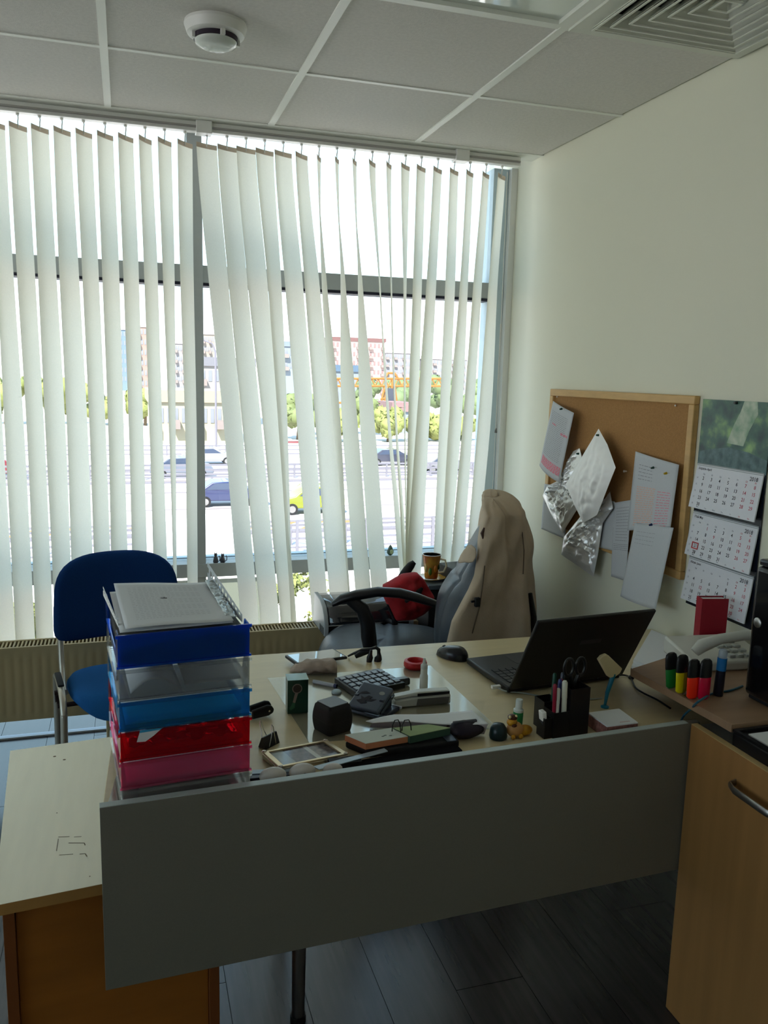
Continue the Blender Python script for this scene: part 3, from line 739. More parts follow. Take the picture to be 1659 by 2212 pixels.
lg = MB(); lg.tube([(q.x, 1.80, .724), (q.x-.004, 1.80, .02)], [.022, .016], 16); lg.build('leg', m_metal, t, smooth=True)
MB().cyl((q.x-.004, 1.80, .0035), (q.x-.004, 1.80, .022), .020).build('leg_foot', m_blackm, t)
for x, y in ((.42, 2.30), (1.60, 2.28), (1.60, 1.75)):
    MB().tube([(x, y, .724), (x, y, .02)], [.022, .016], 16).build('leg', m_metal, t, smooth=True)
    MB().cyl((x, y, .0035), (x, y, .022), .020).build('leg_foot', m_blackm, t)
DT = DZ+.0006

# right-hand cabinet
t = thing('side_cabinet', 'maple fronted office cabinet with a bar handle at the right of the desk panel', 'cabinet', (0, 0, 0))
cA = P(1489, 1564, z=.78)+Vector((.004, -.002, 0)); cA.z = 0; cd = (P(1659, 1672, z=.78)-P(1489, 1564, z=.78)).normalized()
cB = cA+cd*.82; nin = Vector((-cd.y, cd.x, 0))
if nin.x < 0: nin = -nin
CH = .78
door = MB().prism([(cA.x, cA.y, .006), (cB.x, cB.y, .006), (cB.x, cB.y, CH-.0), (cA.x, cA.y, CH-.0)], nin*.018).build('door', m_maple, t, bevel=.001)
MB().prism([(cA.x, cA.y, CH+.0002), (cB.x, cB.y, CH+.0002), (cB.x, cB.y, CH+.0012), (cA.x, cA.y, CH+.0012)], nin*.0178).build('door_edge', m_maplee, t)
bx = [cA+nin*.020, cB+nin*.020, Vector((XR-.004, cB.y, 0)), Vector((XR-.004, cA.y, 0))]
MB().prism([(q.x, q.y, .004) for q in bx], (0, 0, CH-.03)).build('carcass', mat('maple_side', (150, 118, 76), .5), t)
MB().prism([(q.x, q.y, CH-.0255) for q in bx], (0, 0, .022)).build('top', mat('cabinet_top', (124, 124, 118), .45), t, bevel=.001)
h0 = cA+cd*.165; h1 = cA+cd*.325; hz = .712
hd = MB(); hd.tube([h0+Vector((0, 0, hz)), h0-nin*.020+cd*.006+Vector((0, 0, hz)), h0-nin*.030+cd*.03+Vector((0, 0, hz)), h1-nin*.030-cd*.03+Vector((0, 0, hz)), h1-nin*.020-cd*.006+Vector((0, 0, hz)), h1+Vector((0, 0, hz))], .0085, 10, sx=.45, up=(0, 0, 1))
hd.build('handle', m_metal, door, smooth=True)

# raised shelf board
BZ = .825
t = thing('shelf_board', 'thick brown wooden board raised over the right end of the desk', 'shelf', (0, 0, 0))
pts = [(1.296, 1.856), (1.313, 1.533), (1.314, 1.478), (XR-.006, 1.478), (XR-.006, 2.05), (1.60, 1.97)]
MB().prism([(x, y, BZ-.020) for x, y in pts], (0, 0, .020)).build('board', mat('board_brown', (160, 128, 100), .5, wood=(4, 30, 4), noise_=(1.3, .15)), t, bevel=.001)
MB().box(1.44, 1.455, 1.62, 1.93, DZ, BZ-.0205).build('support', mat('board_dark', (60, 42, 30), .6), t)
MB().box(1.70, 1.725, 1.62, 1.99, DZ, BZ-.0205).build('support', MATS['board_dark'], t)

# tower, clipboard tray
q = P(1604, 1505, z=BZ)
t = thing('speaker_tower', 'tall glossy black machine with a round silver button at the right edge', 'machine', (q.x, q.y, BZ+.0005))
th_z = P(1604, 1207, y=q.y).z-BZ
MB().prism([(0, -.125, .010), (XR-.02-q.x, -.125, .010), (XR-.02-q.x, 0, .010), (0, 0, .010)], (0, 0, th_z-.028)).build('body', mat('gloss_black', (10, 9, 12), .22, coat=.3), t, bevel=.012, seg=4)
MB().prism([(.012, -.118, .0), (XR-.03-q.x, -.118, .0), (XR-.03-q.x, -.006, .0), (.012, -.006, .0)], (0, 0, .0105)).build('foot_plate', m_blackm, t, bevel=.002)
MB().prism([(.004, -.121, th_z-.0175), (XR-.024-q.x, -.121, th_z-.0175), (XR-.024-q.x, -.004, th_z-.0175), (.004, -.004, th_z-.0175)], (0, 0, .017)).build('smoked_lid', clear('smoked_lid', (90, 90, 96), .1, .1, .5), t, bevel=.006)
bq = P(1637, 1345, x=q.x)-Vector(t.location)
MB().lathe([(.0, .003), (.0095, .0035), (.0125, .0015), (.0125, -.002)], 24, Matrix.Translation((-.0005, bq.y, bq.z)) @ Matrix.Rotation(-pi/2, 4, 'Y')).build('round_button', m_metal, t, smooth=50)
t = thing('document_tray', 'flat black tray holding white paper on the cabinet at the lower right', 'tray', (0, 0, 0))
ta = P(1557, 1562, z=.815); tb = P(1659, 1622, z=.815); td = (tb-ta).normalized(); tn = Vector((-td.y, td.x, 0)); tn = tn if tn.x > 0 else -tn
ta = Vector((ta.x, min(ta.y, 1.470), 0)); TZ = CH-.0030
A_, B_, C_, D_ = ta, ta+td*.30, ta+td*.30+tn*.26, ta+tn*.26
def poly(z, *q): return [(p_.x, p_.y, z) for p_ in q]
MB().prism(poly(TZ, A_, B_, C_, D_), (0, 0, .034)).build('base', m_black, t, bevel=.004)
rim = MB()
for a, b in ((A_, B_), (B_, C_), (C_, D_), (D_, A_)):
    cc = (A_+B_+C_+D_)/4; i0 = a.lerp(cc, .07); i1 = b.lerp(cc, .07)
    rim.prism(poly(TZ+.0345, a, b, i1, i0), (0, 0, .006))
rim.build('rim', m_black, t)
MB().prism(poly(TZ+.0345, *(q.lerp((A_+C_)/2, .17) for q in (A_, B_, C_, D_))), (0, 0, .003)).build('paper_stack', m_paper, t)
cl_ = A_+td*.20+tn*.03
MB().prism(poly(TZ+.0405, cl_, cl_+td*.03, cl_+td*.03+tn*.03, cl_+tn*.03), (0, 0, .008)).build('clip', m_blackm, t, bevel=.002)

# highlighters and stand
hl = [('green', (20, 120, 50), 1441, 1450, 1410, 1492), ('yellow', (215, 205, 10), 1461, 1475, 1415, 1503), ('orange', (255, 50, 20), 1495, 1500, 1425, 1514), ('pink', (200, 10, 60), 1519, 1527, 1424, 1516)]
for nm, c_, ub, ut, vt, vb_ in hl:
    Y = 1.635 if nm in ('green', 'yellow') else 1.575
    # stand them on the board: base point from where the foot is seen
    bp = P(ub, vb_-4, z=BZ); Y = max(1.49, bp.y); X = max(bp.x, 1.296+(1.856-bp.y)*.052+.014)
    top = P(ut, vt, y=Y)
    hgt = min(.112, max(.085, top.z-BZ)); lean = Vector((max(-.012, min(.02, top.x-X)), 0, 0))
    t = thing('highlighter', {'green': 'green highlighter with black cap, leftmost of the pens at the board edge', 'yellow': 'yellow highlighter with black cap', 'orange': 'orange highlighter with black cap', 'pink': 'pink highlighter with black cap'}[nm], 'highlighter', (X, Y, BZ+.0006), (0, math.atan2(lean.x, hgt), 0), 'highlighters in the clear stand')
    def sec(z0, z1, r0, r1, n=20): return [(sx_*1.25, z) for sx_, z in ((r0, z0), (r1, z1))]
    def flat(prof): 
        m_ = MB().lathe(prof, 24); m_.v = [(a*1.75, b*.80, c__) for a, b, c__ in m_.v]; return m_
    flat([(0, .0), (.0065, .002), (.0095, .008), (.0098, hgt*.55), (.0085, hgt*.60), (0, hgt*.60)]).build('barrel', mat('hl_'+nm, c_, .35), t, smooth=50)
    flat([(.0100, hgt*.56), (.0102, hgt*.60), (.0098, hgt*.85), (.0085, hgt*.95), (.005, hgt), (0, hgt)]).build('cap', m_black, t, smooth=50)
t = thing('marker_pen', 'dark blue marker with a light blue band and clear cap next to the highlighters', 'marker', (P(1551, 1498, z=BZ+.005).x, P(1551, 1498, z=BZ+.005).y, BZ+.0006), (0, radians(2), 0))
MB().lathe([(0, 0), (.0115, 0), (.0125, .004), (.0115, .066), (0, .066)], 24).build('barrel', mat('navy', (10, 14, 34), .35), t, smooth=50)
MB().lathe([(.0118, .066), (.0118, .098), (0, .098)], 24).build('band', mat('light_blue', (20, 110, 180), .35), t, smooth=50)
MB().lathe([(.0105, .0985), (.0105, .114), (.009, .119), (0, .119)], 24).build('cap', clear('cap_clear', (215, 225, 235), .1, .1, .5), t, smooth=50)
t = thing('pen_stand', 'clear plastic stand behind the orange and pink highlighters', 'holder', (1.345, 1.655, BZ+.0005))
m_acr = clear('acrylic', (235, 235, 235), .10)
MB().box(-.03, .03, -.004, .004, 0, .075).build('back', m_acr, t); MB().box(-.03, .03, -.02, -.0045, 0, .003).build('base', m_acr, t)

# phone
t = thing('desk_phone', 'white corded desk telephone with handset on the raised board', 'telephone', (1.575, 1.86, BZ+.0005), (0, 0, radians(-6)))
m_ph = mat('phone_white', (206, 206, 198), .4)
MB().prism([(-.115, -.085, 0), (-.115, .085, 0), (-.115, .085, .050), (-.115, -.085, .026)], (.23, 0, 0)).build('body', m_ph, t, bevel=.006)
kp = MB()
for a in range(3):
    for b in range(4): kp.box(.0+a*.026, .018+a*.026, -.065+b*.028, -.048+b*.028, .030+b*.004, .037+b*.004)
kp.build('keypad', mat('phone_keys', (178, 180, 176), .5), t, bevel=.001)
hs = MB().tube([(-.125, -.09, .060), (-.105, -.09, .078), (-.05, -.088, .094), (.02, -.086, .100), (.09, -.084, .099), (.12, -.083, .085)], [.010, .014, .011, .011, .013, .012], 14, sx=1.3)
hs.build('handset', m_ph, t, smooth=True)

# red diary behind the phone
t = thing('red_diary', 'red hardback diary standing upright behind the telephone', 'book', (1.648, 1.972, BZ+.0005), (0, 0, radians(-12)))
MB().box(-.045, .034, -.018, -.0155, 0, .150).build('cover', mat('diary_red', (150, 18, 40), .5), t, bevel=.0008)
MB().box(-.045, .034, .0155, .018, 0, .150).build('cover', MATS['diary_red'], t, bevel=.0008)
MB().box(-.0475, -.045, -.018, .018, 0, .150).build('spine', MATS['diary_red'], t)
MB().box(-.044, .030, -.015, .015, .003, .146).build('pages', m_paper, t)

# papers on black folder, right rear of the desk
t = thing('black_folder', 'thin black folder lying under the white papers by the wall', 'folder', (0, 0, 0))
fp = [P(1364, 1424, z=.79), P(1446, 1458, z=.79), P(1512, 1400, z=.79), P(1405, 1356, z=.79)]
fp = [Vector((min(q.x, XR-.012), q.y, 0)) for q in fp]; fp[1] = fp[0]+(fp[1]-fp[0])*1.6
fp[1].x = min(fp[1].x, 1.60); 
MB().prism(poly(DT, *fp), (0, 0, .010)).build('cover', m_black, t)
MB().prism(poly(DT+.0105, *[q.lerp(sum(fp, Vector())/4, .02) for q in fp]), (0, 0, .009)).build('inner_sheets', m_paper, t)
t = thing('paper_stack', 'stack of white papers on the black folder behind the laptop', 'papers', (0, 0, 0))
cc = sum(fp, Vector())/4
for k in range(4):
    j = Vector((random.uniform(-.004, .004), random.uniform(-.004, .004), 0))
    MB().prism(poly(DT+.020+k*.0042, *[q.lerp(cc, .05)+j for q in fp]), (0, 0, .0040)).build('sheet', m_paper, t)

# ------------------------------------------------------------------ laptop
psi = .078; hc_ = Vector((.970, 1.927, 0)); LW, LD = .369, .254
t = thing('laptop', 'open black laptop facing away toward the office chair', 'laptop', (hc_.x, hc_.y, DT), (0, 0, psi))
m_lap = mat('laptop_black', (12, 11, 14), .42, noise_=(200, .2)); m_lapk = mat('laptop_keys', (26, 26, 30), .45)
MB().box(0, LW, .008, LD, .004, .022).build('base', m_lap, t, bevel=.004)
for x in (.03, LW-.03):
    for y in (.03, LD-.03): MB().cyl((x, y, 0), (x, y, .0045), .008, n=10).build('foot', m_blackm, t)
kb = MB()
for r_ in range(5):
    for c_ in range(15):
        kb.box(.02+c_*.0222, .039+c_*.0222, .035+r_*.021, .053+r_*.021, .0222, .0245)
kb.build('keyboard', m_lapk, t)
MB().box(.12, .24, .165, .235, .0221, .0228).build('touchpad', m_lapk, t, bevel=.0003)
tl = .491
lidM = Matrix.Translation((0, 0, .020)) @ Matrix.Rotation(tl, 4, 'X')
MB().box(0, LW, -.004, .006, 0, LD, lidM).build('lid', m_lap, t, bevel=.003)
MB().box(.012, LW-.012, .0065, .0075, .014, LD-.012, lidM).build('screen', mat('screen_dark', (8, 9, 12), .1), t)
for x in (.04, LW-.08): MB().cyl((x, .004, .020), (x+.04, .004, .020), .008, n=12).build('hinge', m_blackm, t)
lg_ = MB(); lg_.box(LW*.44, LW*.62, -.0046, -.0041, LD*.60, LD*.66, lidM)
lg_.build('lid_badge', mat('badge_grey', (44, 42, 46), .3), t)

# mouse
q = P(977, 1410, z=DT+.015)
t = thing('computer_mouse', 'black computer mouse beside the laptop', 'mouse', (q.x, q.y, DT), (0, 0, radians(35)))
def mz(i, j):
    a = 2*pi*i; r = (j)**.6
    X = cos(a)*.031*r; Y = sin(a)*.056*r; X *= 1-.12*(Y/.056)
    h_ = .036*(1-r**3.2)**.5*(1-.25*(Y/.056))
    return Vector((X, Y, .001+h_))
MB().grid(mz, 32, 12, wrap=True).build('shell', mat('mouse_black', (20, 20, 24), .25), t, smooth=80)
MB().cyl((-.003, .030, .0265), (.003, .030, .0265), .006, n=14).build('scroll_wheel', m_blackm, t)

# ------------------------------------------------------------------ letter trays
TO = Vector((-.028, 1.575, 0)); TR = radians(5); TWd, TDp = .252, .33
cols = [('clear', 'clear letter tray, bottom of the stack', (244, 246, 246), .86, .041), ('pink', 'pink see-through letter tray second from the bottom of the stack', (255, 150, 192), .70, .059), ('red', 'red see-through letter tray between pink and light blue ones', (255, 60, 86), .78, .061), ('sky_blue', 'light blue see-through letter tray in the middle of the stack', (90, 196, 246), .74, .061), ('clear_upper', 'clear letter tray with curled papers, under the dark blue one', (240, 242, 244), .86, .065), ('dark_blue', 'dark blue letter tray on top of the stack', (60, 140, 255), .70, .070)]
z = DT; tray_z = {}
for nm, lab, c_, tint, hgt in cols:
    t = thing('letter_tray', lab, 'letter tray', (TO.x, TO.y, z+.0005), (0, 0, TR), 'stacked letter trays')
    m_ = clear('tray_'+nm, c_, .12, .06, tint)
    h2 = hgt-.004
    mw_ = clear('tray_wall_'+nm, tuple(int(255-(255-k)*.75) for k in c_), .10, .06, .88)
    MB().box(0, TWd, .003, TDp, .0005, .003).build('floor_plate', mw_, t)
    MB().prism([(0, 0, .0005), (TWd, 0, .0005), (TWd, -.004, h2), (0, -.004, h2)], (0, .0028, 0)).build('front_lip', m_, t)
    for x0_ in (0, TWd-.0025):
        MB().prism([(x0_, .0032, .0035), (x0_, TDp, .0035), (x0_, TDp, h2*.45), (x0_, TDp-.02, h2), (x0_, TDp-.05, h2), (x0_, TDp-.07, .016), (x0_, .06, .016), (x0_, .035, h2), (x0_, .0032, h2)], (.0025, 0, 0)).build('side_wall', mw_, t)
    MB().box(-.004, TWd+.004, -.0065, -.0042, h2-.006, h2).build('rim', m_, t)
    MB().box(-.003, TWd+.003, -.005, .0, -.0002, .0042).build('bottom_ridge', m_, t)
    tray_z[nm] = z; z += hgt
TOPZ = z
def tloc(p): return (Matrix.Translation(TO) @ Matrix.Rotation(TR, 4, 'Z')) @ Vector(p)
def trsheet(name, lab, cat, z_, x0_, x1_, y0_, y1_, fn, m=m_paper, group=None, solid=.0012, lines=0):
    t = thing(name, lab, cat, (TO.x, TO.y, z_), (0, 0, TR), group)
    MB().grid(lambda i, j: Vector((x0_+(x1_-x0_)*i, y0_+(y1_-y0_)*j, fn(i, j))), 24, 16).build('sheet', m, t, smooth=80, solid=solid)
    if lines:
        b_ = MB()
        for k in range(lines):
            j0 = .15+.75*k/lines
            i1 = .85 if k % 4 else .55
            seg_ = 14
            for s_ in range(seg_):
                ia, ib = .12+(i1-.12)*s_/seg_, .12+(i1-.12)*(s_+.62)/seg_
                b_.add([Vector((x0_+(x1_-x0_)*i, y0_+(y1_-y0_)*j, fn(i, j)+.0012)) for i, j in ((ia, j0), (ib, j0), (ib, j0+.008), (ia, j0+.008))], [(0, 1, 2, 3)])
        b_.build('print', mat('faint_print', (200, 204, 209), .8), t)
    return t
# papers in the trays
zz = tray_z['dark_blue']
t = thing('black_folder', 'black folder filling the lower part of the dark blue tray', 'folder', (TO.x, TO.y, zz+.0045), (0, 0, TR))
MB().prism([(.006, .006, .0), (TWd-.006, .006, .0), (TWd-.006, .006, .048), (TWd*.5, .006, .044), (.006, .006, .032)], (0, .275, 0)).build('cover', m_blackm, t, bevel=.002)
tp_ = trsheet('paper_sheet', 'loose printed white sheet on top of the dark blue tray', 'paper', zz+.074, .016, TWd-.030, .006, .285, lambda i, j: .001+.010*j+.010*(j**2)*(1-i)**2+.002*sin(i*5), lines=20)
MB().box(.09, .115, .17, .174, .0095, .0105).build('staple', m_ink, tp_); MB().box(.093, .112, .176, .179, .0100, .0108).build('staple', m_ink, tp_)
trsheet('under_sheet', 'second white sheet showing under the loose one at the left', 'paper', zz+.066, .006, TWd-.03, .010, .27, lambda i, j: .002+.012*j)
# upright punched pockets at the right and left
for nm, lab, x_, y0_, y1_, h0, h1 in (('punched_pocket', 'clear punched pocket strip standing up along the right of the top tray', TWd-.012, .012, .325, .016, .055), ('punched_pocket', 'clear punched pocket strip at the left side of the top tray', .006, .05, .30, .008, .020)):
    t = thing(nm, lab, 'plastic pocket', (TO.x, TO.y, TOPZ-.004), (0, 0, TR)); b_ = MB(); n_ = 22
    for k in range(n_):
        a = k/n_; b = (k+1)/n_
        Y0, Y1 = y0_+(y1_-y0_)*a, y0_+(y1_-y0_)*b
        ha, hb = h0+(h1-h0)*a, h0+(h1-h0)*b
        X0 = x_-.012*a; X1 = x_-.012*b
        if k % 2: # hole: leave the middle open
            for f0, f1 in ((0, .55), (.8, 1)):
                b_.prism([(X0, Y0, ha*f0), (X1, Y1, hb*f0), (X1, Y1, hb*f1), (X0, Y0, ha*f1)], (.0008, 0, 0))
        else: b_.prism([(X0, Y0, 0), (X1, Y1, 0), (X1, Y1, hb), (X0, Y0, ha)], (.0008, 0, 0))
    b_.build('strip', mat('pocket_film', (190, 196, 200), .25), t)
t = thing('crumpled_film', 'shiny crumpled plastic film tucked beside the punched strip', 'plastic film', (TO.x, TO.y, TOPZ-.003), (0, 0, TR))
MB().grid(lambda i, j: Vector((TWd-.040+.022*i, .03+.24*j, .006+.018*j+.006*noise.noise(Vector((i*6, j*30, 1))))), 6, 40).build('film', mat('foil_clear', (190, 200, 204), .15, metal=.6), t, smooth=30, solid=.0008)
zc_ = tray_z['clear_upper']
trsheet('curled_sheet', 'curled white sheet arching inside the upper clear tray', 'paper', zc_+.004, .022, .118, .006, .26, lambda i, j: .006+.026*sin(pi*min(1, i*1.05))*(1-.3*j)+.014*j)
trsheet('paper_sheet', 'flat white sheet in the upper clear tray', 'paper', zc_+.004, .126, TWd-.014, .012, .28, lambda i, j: .010+.022*j)
zr = tray_z['red']
trsheet('paper_sheets', 'pile of papers inside the red tray', 'papers', zr+.004, .010, TWd-.012, .012, .29, lambda i, j: .008, solid=.010)
t = thing('plastic_pocket', 'crinkled shiny pocket in the red tray', 'plastic pocket', (TO.x, TO.y, zr+.019), (0, 0, TR))
MB().grid(lambda i, j: Vector((.014+.215*i, .008+.25*j, .004+.009*j+.007*noise.noise(Vector((i*9, j*9, 4)))+.004*noise.noise(Vector((i*25, j*22, 6))))), 50, 36).build('film', mat('foil_pink', (220, 190, 200), .12, metal=.7), t, smooth=35, solid=.0006)
t = thing('sticker_tab', 'pale blue and white paper corner poking over the red tray', 'paper', (TO.x, TO.y, zr+.0), (0, 0, TR))
MB().prism([(.030, -.0075, .038), (.046, -.0075, .037), (.062, -.0075, .047), (.078, -.0075, .060), (.036, -.0075, .058)], (0, .0008, 0)).build('corner', m_paper, t)
MB().prism([(.0355, -.0078, .056), (.074, -.0078, .0575), (.080, -.0078, .061), (.036, -.0078, .061)], (0, .0003, 0)).build('blue_band', mat('cyan_band', (60, 160, 210), .4), t)
for nm, n_ in (('sky_blue', .008), ('pink', .006)):
    trsheet('paper_sheets', {'sky_blue': 'pile of papers inside the light blue tray', 'pink': 'thin pile of papers inside the pink tray'}[nm], 'papers', tray_z[nm]+.004, .012, TWd-.014, .014, .29, lambda i, j, n_=n_: n_/2+.002, solid=n_)
t = thing('plastic_sheet', 'clear plastic sheet sticking out under the left of the tray stack', 'plastic sheet', (0, 0, 0))
MB().prism(poly(DT, P(232, 1738, z=DT), P(300, 1726, z=DT), P(300, 1640, z=DT), P(257, 1655, z=DT)), (0, 0, .0004)).build('film', clear('film', (225, 228, 226), .08, .1, .75), t)

# ------------------------------------------------------------------ small things on the desk
def at(u, v, dz=0): return P(u, v, z=DT+dz)
def quadthing(name, lab, cat, pts, z0, th, m, part='body', group=None, bevel=.001):
    """a flat thing from the four corners of its top face; returns root and axes"""
    w_ = [P(u, v, z=z0+th) for u, v in pts]; o_ = w_[0].copy(); o_.z = z0
    t_ = thing(name, lab, cat, o_, (0, 0, 0), group)
    lw = [Vector((q.x-o_.x, q.y-o_.y, 0)) for q in w_]
    MB().prism(lw, (0, 0, th)).build(part, m, t_, bevel=bevel)
    return t_, lw
# clear desk mat
t, _ = quadthing('desk_mat', 'clear plastic desk mat under the calculator and stationery', 'desk mat', [(668, 1604), (578, 1464), (930, 1437), (1077, 1573)], DT, .0012, clear('mat_clear', (246, 248, 246), .07, .10, .90), 'sheet', bevel=.0004)
mrk = MB()
DM = DT+.0016
# tablet
t, lw = quadthing('tablet', 'black tablet with a glossy screen lying at the back edge of the desk', 'tablet', [(640, 1433), (615, 1415), (722, 1401), (751, 1418)], DM+.012, .009, m_black, 'case', bevel=.003)
c_ = sum(lw, Vector())/4
MB().prism([q.lerp(c_, .09)+Vector((0, 0, .0092)) for q in lw], (0, 0, .0004)).build('screen', mat('screen_gloss', (70, 70, 66), .05, spec=1, coat=1), t)
MB().box(.02, .05, .01, .04, -.0125, -.0002).build('stand_foot', m_blackm, t)
# grey pouch
m_pouch = mat('pouch', (168, 150, 136), .8, noise_=(40, .25), bump=(120, .7))
a_, b_ = at(626, 1452), at(728, 1452)
t = thing('spectacle_pouch', 'soft grey-beige cloth pouch lying in front of the tablet', 'pouch', (a_.x, a_.y, DM))
d = b_-a_; 
def pouch(i, j):
    a = 2*pi*j; k = i
    r_ = .010+.012*min(1, k*3)+.004*k; r_ *= (1-(max(0, k-.85)/.15)**3*.5)*min(1, .35+k*6)
    y_ = cos(a)*r_*1.35; z_ = (sin(a)+1)*r_*.72*(1.0)
    n1 = noise.noise(Vector((k*7, a*1.2, 0)))*.005
    q = Vector((d.x*k, d.y*k, 0)); pn = Vector((-d.y, d.x, 0)).normalized()
    return q+pn*(y_+n1)+Vector((0, 0, max(0, z_+n1*(1 if z_ > .004 else 0))))
pm_ = MB().grid(pouch, 28, 24); pm_.build('cloth', m_pouch, t, smooth=80)
# green box
q = at(621, 1544); q2 = at(664, 1546)
t = thing('green_box', 'small dark green box with a pale magnifier picture on the front', 'box', (q.x, q.y, DM), (0, 0, radians(-4)))
gw = .052; gh = .088
MB().box(0, gw, 0, .045, 0, gh).build('carton', mat('box_green', (10, 62, 50), .3, coat=.3), t, bevel=.001)
MB().prism([(-.0005, -.002, gh+.0002), (gw*.5, -.0035, gh-.004+.0045), (gw+.0005, -.002, gh+.0002), (gw+.0005, .045, gh+.0002), (-.0005, .045, gh+.0002)], (0, 0, .0012)).build('top_flap', mat('box_top', (110, 150, 140), .2), t)
m_ic = mat('icon_grey', (150, 140, 132), .5); m_icd = mat('icon_dark', (60, 52, 48), .5)
ic = MB(); ic.lathe([(.0125, 0), (.0125, .0006), (.0105, .0006), (.0105, 0)], 28, Matrix.Translation((.024, -.0004, .066)) @ Matrix.Rotation(pi/2, 4, 'X'))
ic.prism([(.019, -.0003, .056), (.027, -.0003, .056), (.019, -.0003, .028), (.013, -.0003, .031)], (0, -.0006, 0)); ic.build('printed_magnifier', m_ic, t)
MB().lathe([(.0104, 0), (.0104, .0005), (0, .0005)], 28, Matrix.Translation((.024, -.0004, .066)) @ Matrix.Rotation(pi/2, 4, 'X')).build('printed_lens', m_icd, t)
MB().prism([(.013, -.0003, .030), (.019, -.0003, .028), (.018, -.0003, .016), (.008, -.0003, .010), (.005, -.0003, .014)], (0, -.0006, 0)).build('printed_leaf', mat('icon_green', (60, 110, 84), .4), t)
# black barrel-sided box
q = at(722, 1583)
t = thing('black_gift_box', 'black rounded box with a flat grey lid beside the green box', 'box', (q.x, q.y+.02, DM), (0, 0, radians(24)))
def gb(i, j):
    a = 2*pi*i; c_, s_ = cos(a), sin(a); n_ = 9; k = (abs(c_)**n_+abs(s_)**n_)**(-1/n_)
    k = min(k, 1.30)
    zz_ = .068*j; wd = .030+.0075*sin(pi*min(1, .18+j*.75))-(.004 if j > .97 else 0)
    return Vector((c_*k*wd, s_*k*wd, zz_))
g = MB().grid(gb, 64, 14, wrap=True); b0_ = len(g.v)-64
g.f.append(tuple(range(b0_, b0_+64))); g.f.append(tuple(range(64))[::-1]); g.build('body', m_blackm, t, smooth=35)
MB().prism([(-.027, -.027, .0682), (.027, -.027, .0682), (.027, .027, .0682), (-.027, .027, .0682)], (0, 0, .0016)).build('lid', mat('lid_grey', (104, 108, 114), .45), t, bevel=.0008)
sm = MB(); sm.grid(lambda i, j: Vector(gb(i, .46))*1.006+Vector((0, 0, .0009*(j-.5))), 64, 1, wrap=True); sm.build('seam', m_black, t)
# calculator
cq = [(769, 1496), (722, 1464), (817, 1443), (876, 1474)]
t, lw = quadthing('calculator', 'dark desktop calculator with pale keys under the hole punch', 'calculator', cq, DM, .016, m_black, bevel=.002)
O_, U_, V_ = lw[0], lw[3]-lw[0], lw[1]-lw[0]
m_key = mat('key_pale', (120, 128, 138), .35)
for a in range(7):
    for b in range(4):
        p0_ = O_+U_*(.05+a*.132)+V_*(.08+b*.225); s1 = U_*.098; s2 = V_*.165
        MB().prism([p0_+Vector((0, 0, .0162)), p0_+s1+Vector((0, 0, .0162)), p0_+s1+s2+Vector((0, 0, .0162)), p0_+s2+Vector((0, 0, .0162))], (0, 0, .0035)).build('key', m_key, t, bevel=.0008)
fr_ = at(847, 1486)
t2 = thing('black_pen_case', 'glossy black flat case end between the hole punch and the glue bottle', 'case', (fr_.x, fr_.y, DM), (0, 0, radians(8)))
MB().box(0, .055, -.004, .020, 0, .020).build('shell', mat('case_gloss', (16, 15, 20), .15), t2, bevel=.005, seg=3)
# hole punch
hp = at(806, 1552)
t = thing('hole_punch', 'blue-grey metal hole punch with tilted lever on the desk mat', 'hole punch', (hp.x+.01, hp.y+.045, DM), (0, 0, radians(-48)))
m_hp = mat('punch_grey', (84, 94, 108), .35, metal=.4); m_hpd = mat('punch_dark', (22, 28, 46), .4)
MB().box(-.060, .060, -.026, .040, 0, .012).build('base', m_hpd, t, bevel=.004)
MB().box(-.060, .060, -.046, -.0265, .002, .010).build('chip_tray', m_hp, t, bevel=.003)
for x in (-.044, .030): MB().box(x, x+.014, -.018, .026, .012, .042).build('punch_block', m_hpd, t, bevel=.003)
hM = Matrix.Translation((0, .022, .043)) @ Matrix.Rotation(radians(28), 4, 'X')
MB().box(-.045, .045, -.072, .014, .0, .014, hM).build('lever', m_hp, t, bevel=.005, seg=3)
MB().box(-.0455, -.0445, -.06, .01, -.010, .0, hM).build('lever_side', m_hp, t); MB().box(.0445, .0455, -.06, .01, -.010, .0, hM).build('lever_side', m_hp, t)
fm = MB(); fz = .0143
def T_(x, y): return hM @ Vector((x, y, fz))
for pl_ in ([(-.030, -.050), (-.012, -.058), (.004, -.052), (-.004, -.046), (.012, -.044), (.022, -.034), (.004, -.038), (.008, -.030), (-.004, -.028), (-.012, -.038), (-.024, -.034), (-.018, -.044)], [(-.034, -.030), (-.02, -.026), (-.004, -.020), (-.018, -.016), (-.028, -.022)]):
    vs = [T_(x, y) for x, y in pl_]; nn = (hM.to_3x3() @ Vector((0, 0, .0004)))
    fm.prism(vs, nn)
fm.build('flame_print', mat('flame_dark', (10, 14, 34), .3), t)
ov = MB(); ov.prism([T_(.026+.008*cos(k*pi/8), -.012+.006*sin(k*pi/8)) for k in range(16)], hM.to_3x3() @ Vector((0, 0, .0005))); ov.build('oval_badge', mat('badge_pale', (150, 154, 150), .4), t)
MB().cyl((.046, .02, .038), (.049, .02, .038), .004, n=12).build('pivot', m_chrome, t)
MB().box(.020, .062, .0405, .0465, .004, .010).build('paper_guide', mat('guide_white', (200, 210, 225), .3), t, bevel=.001)
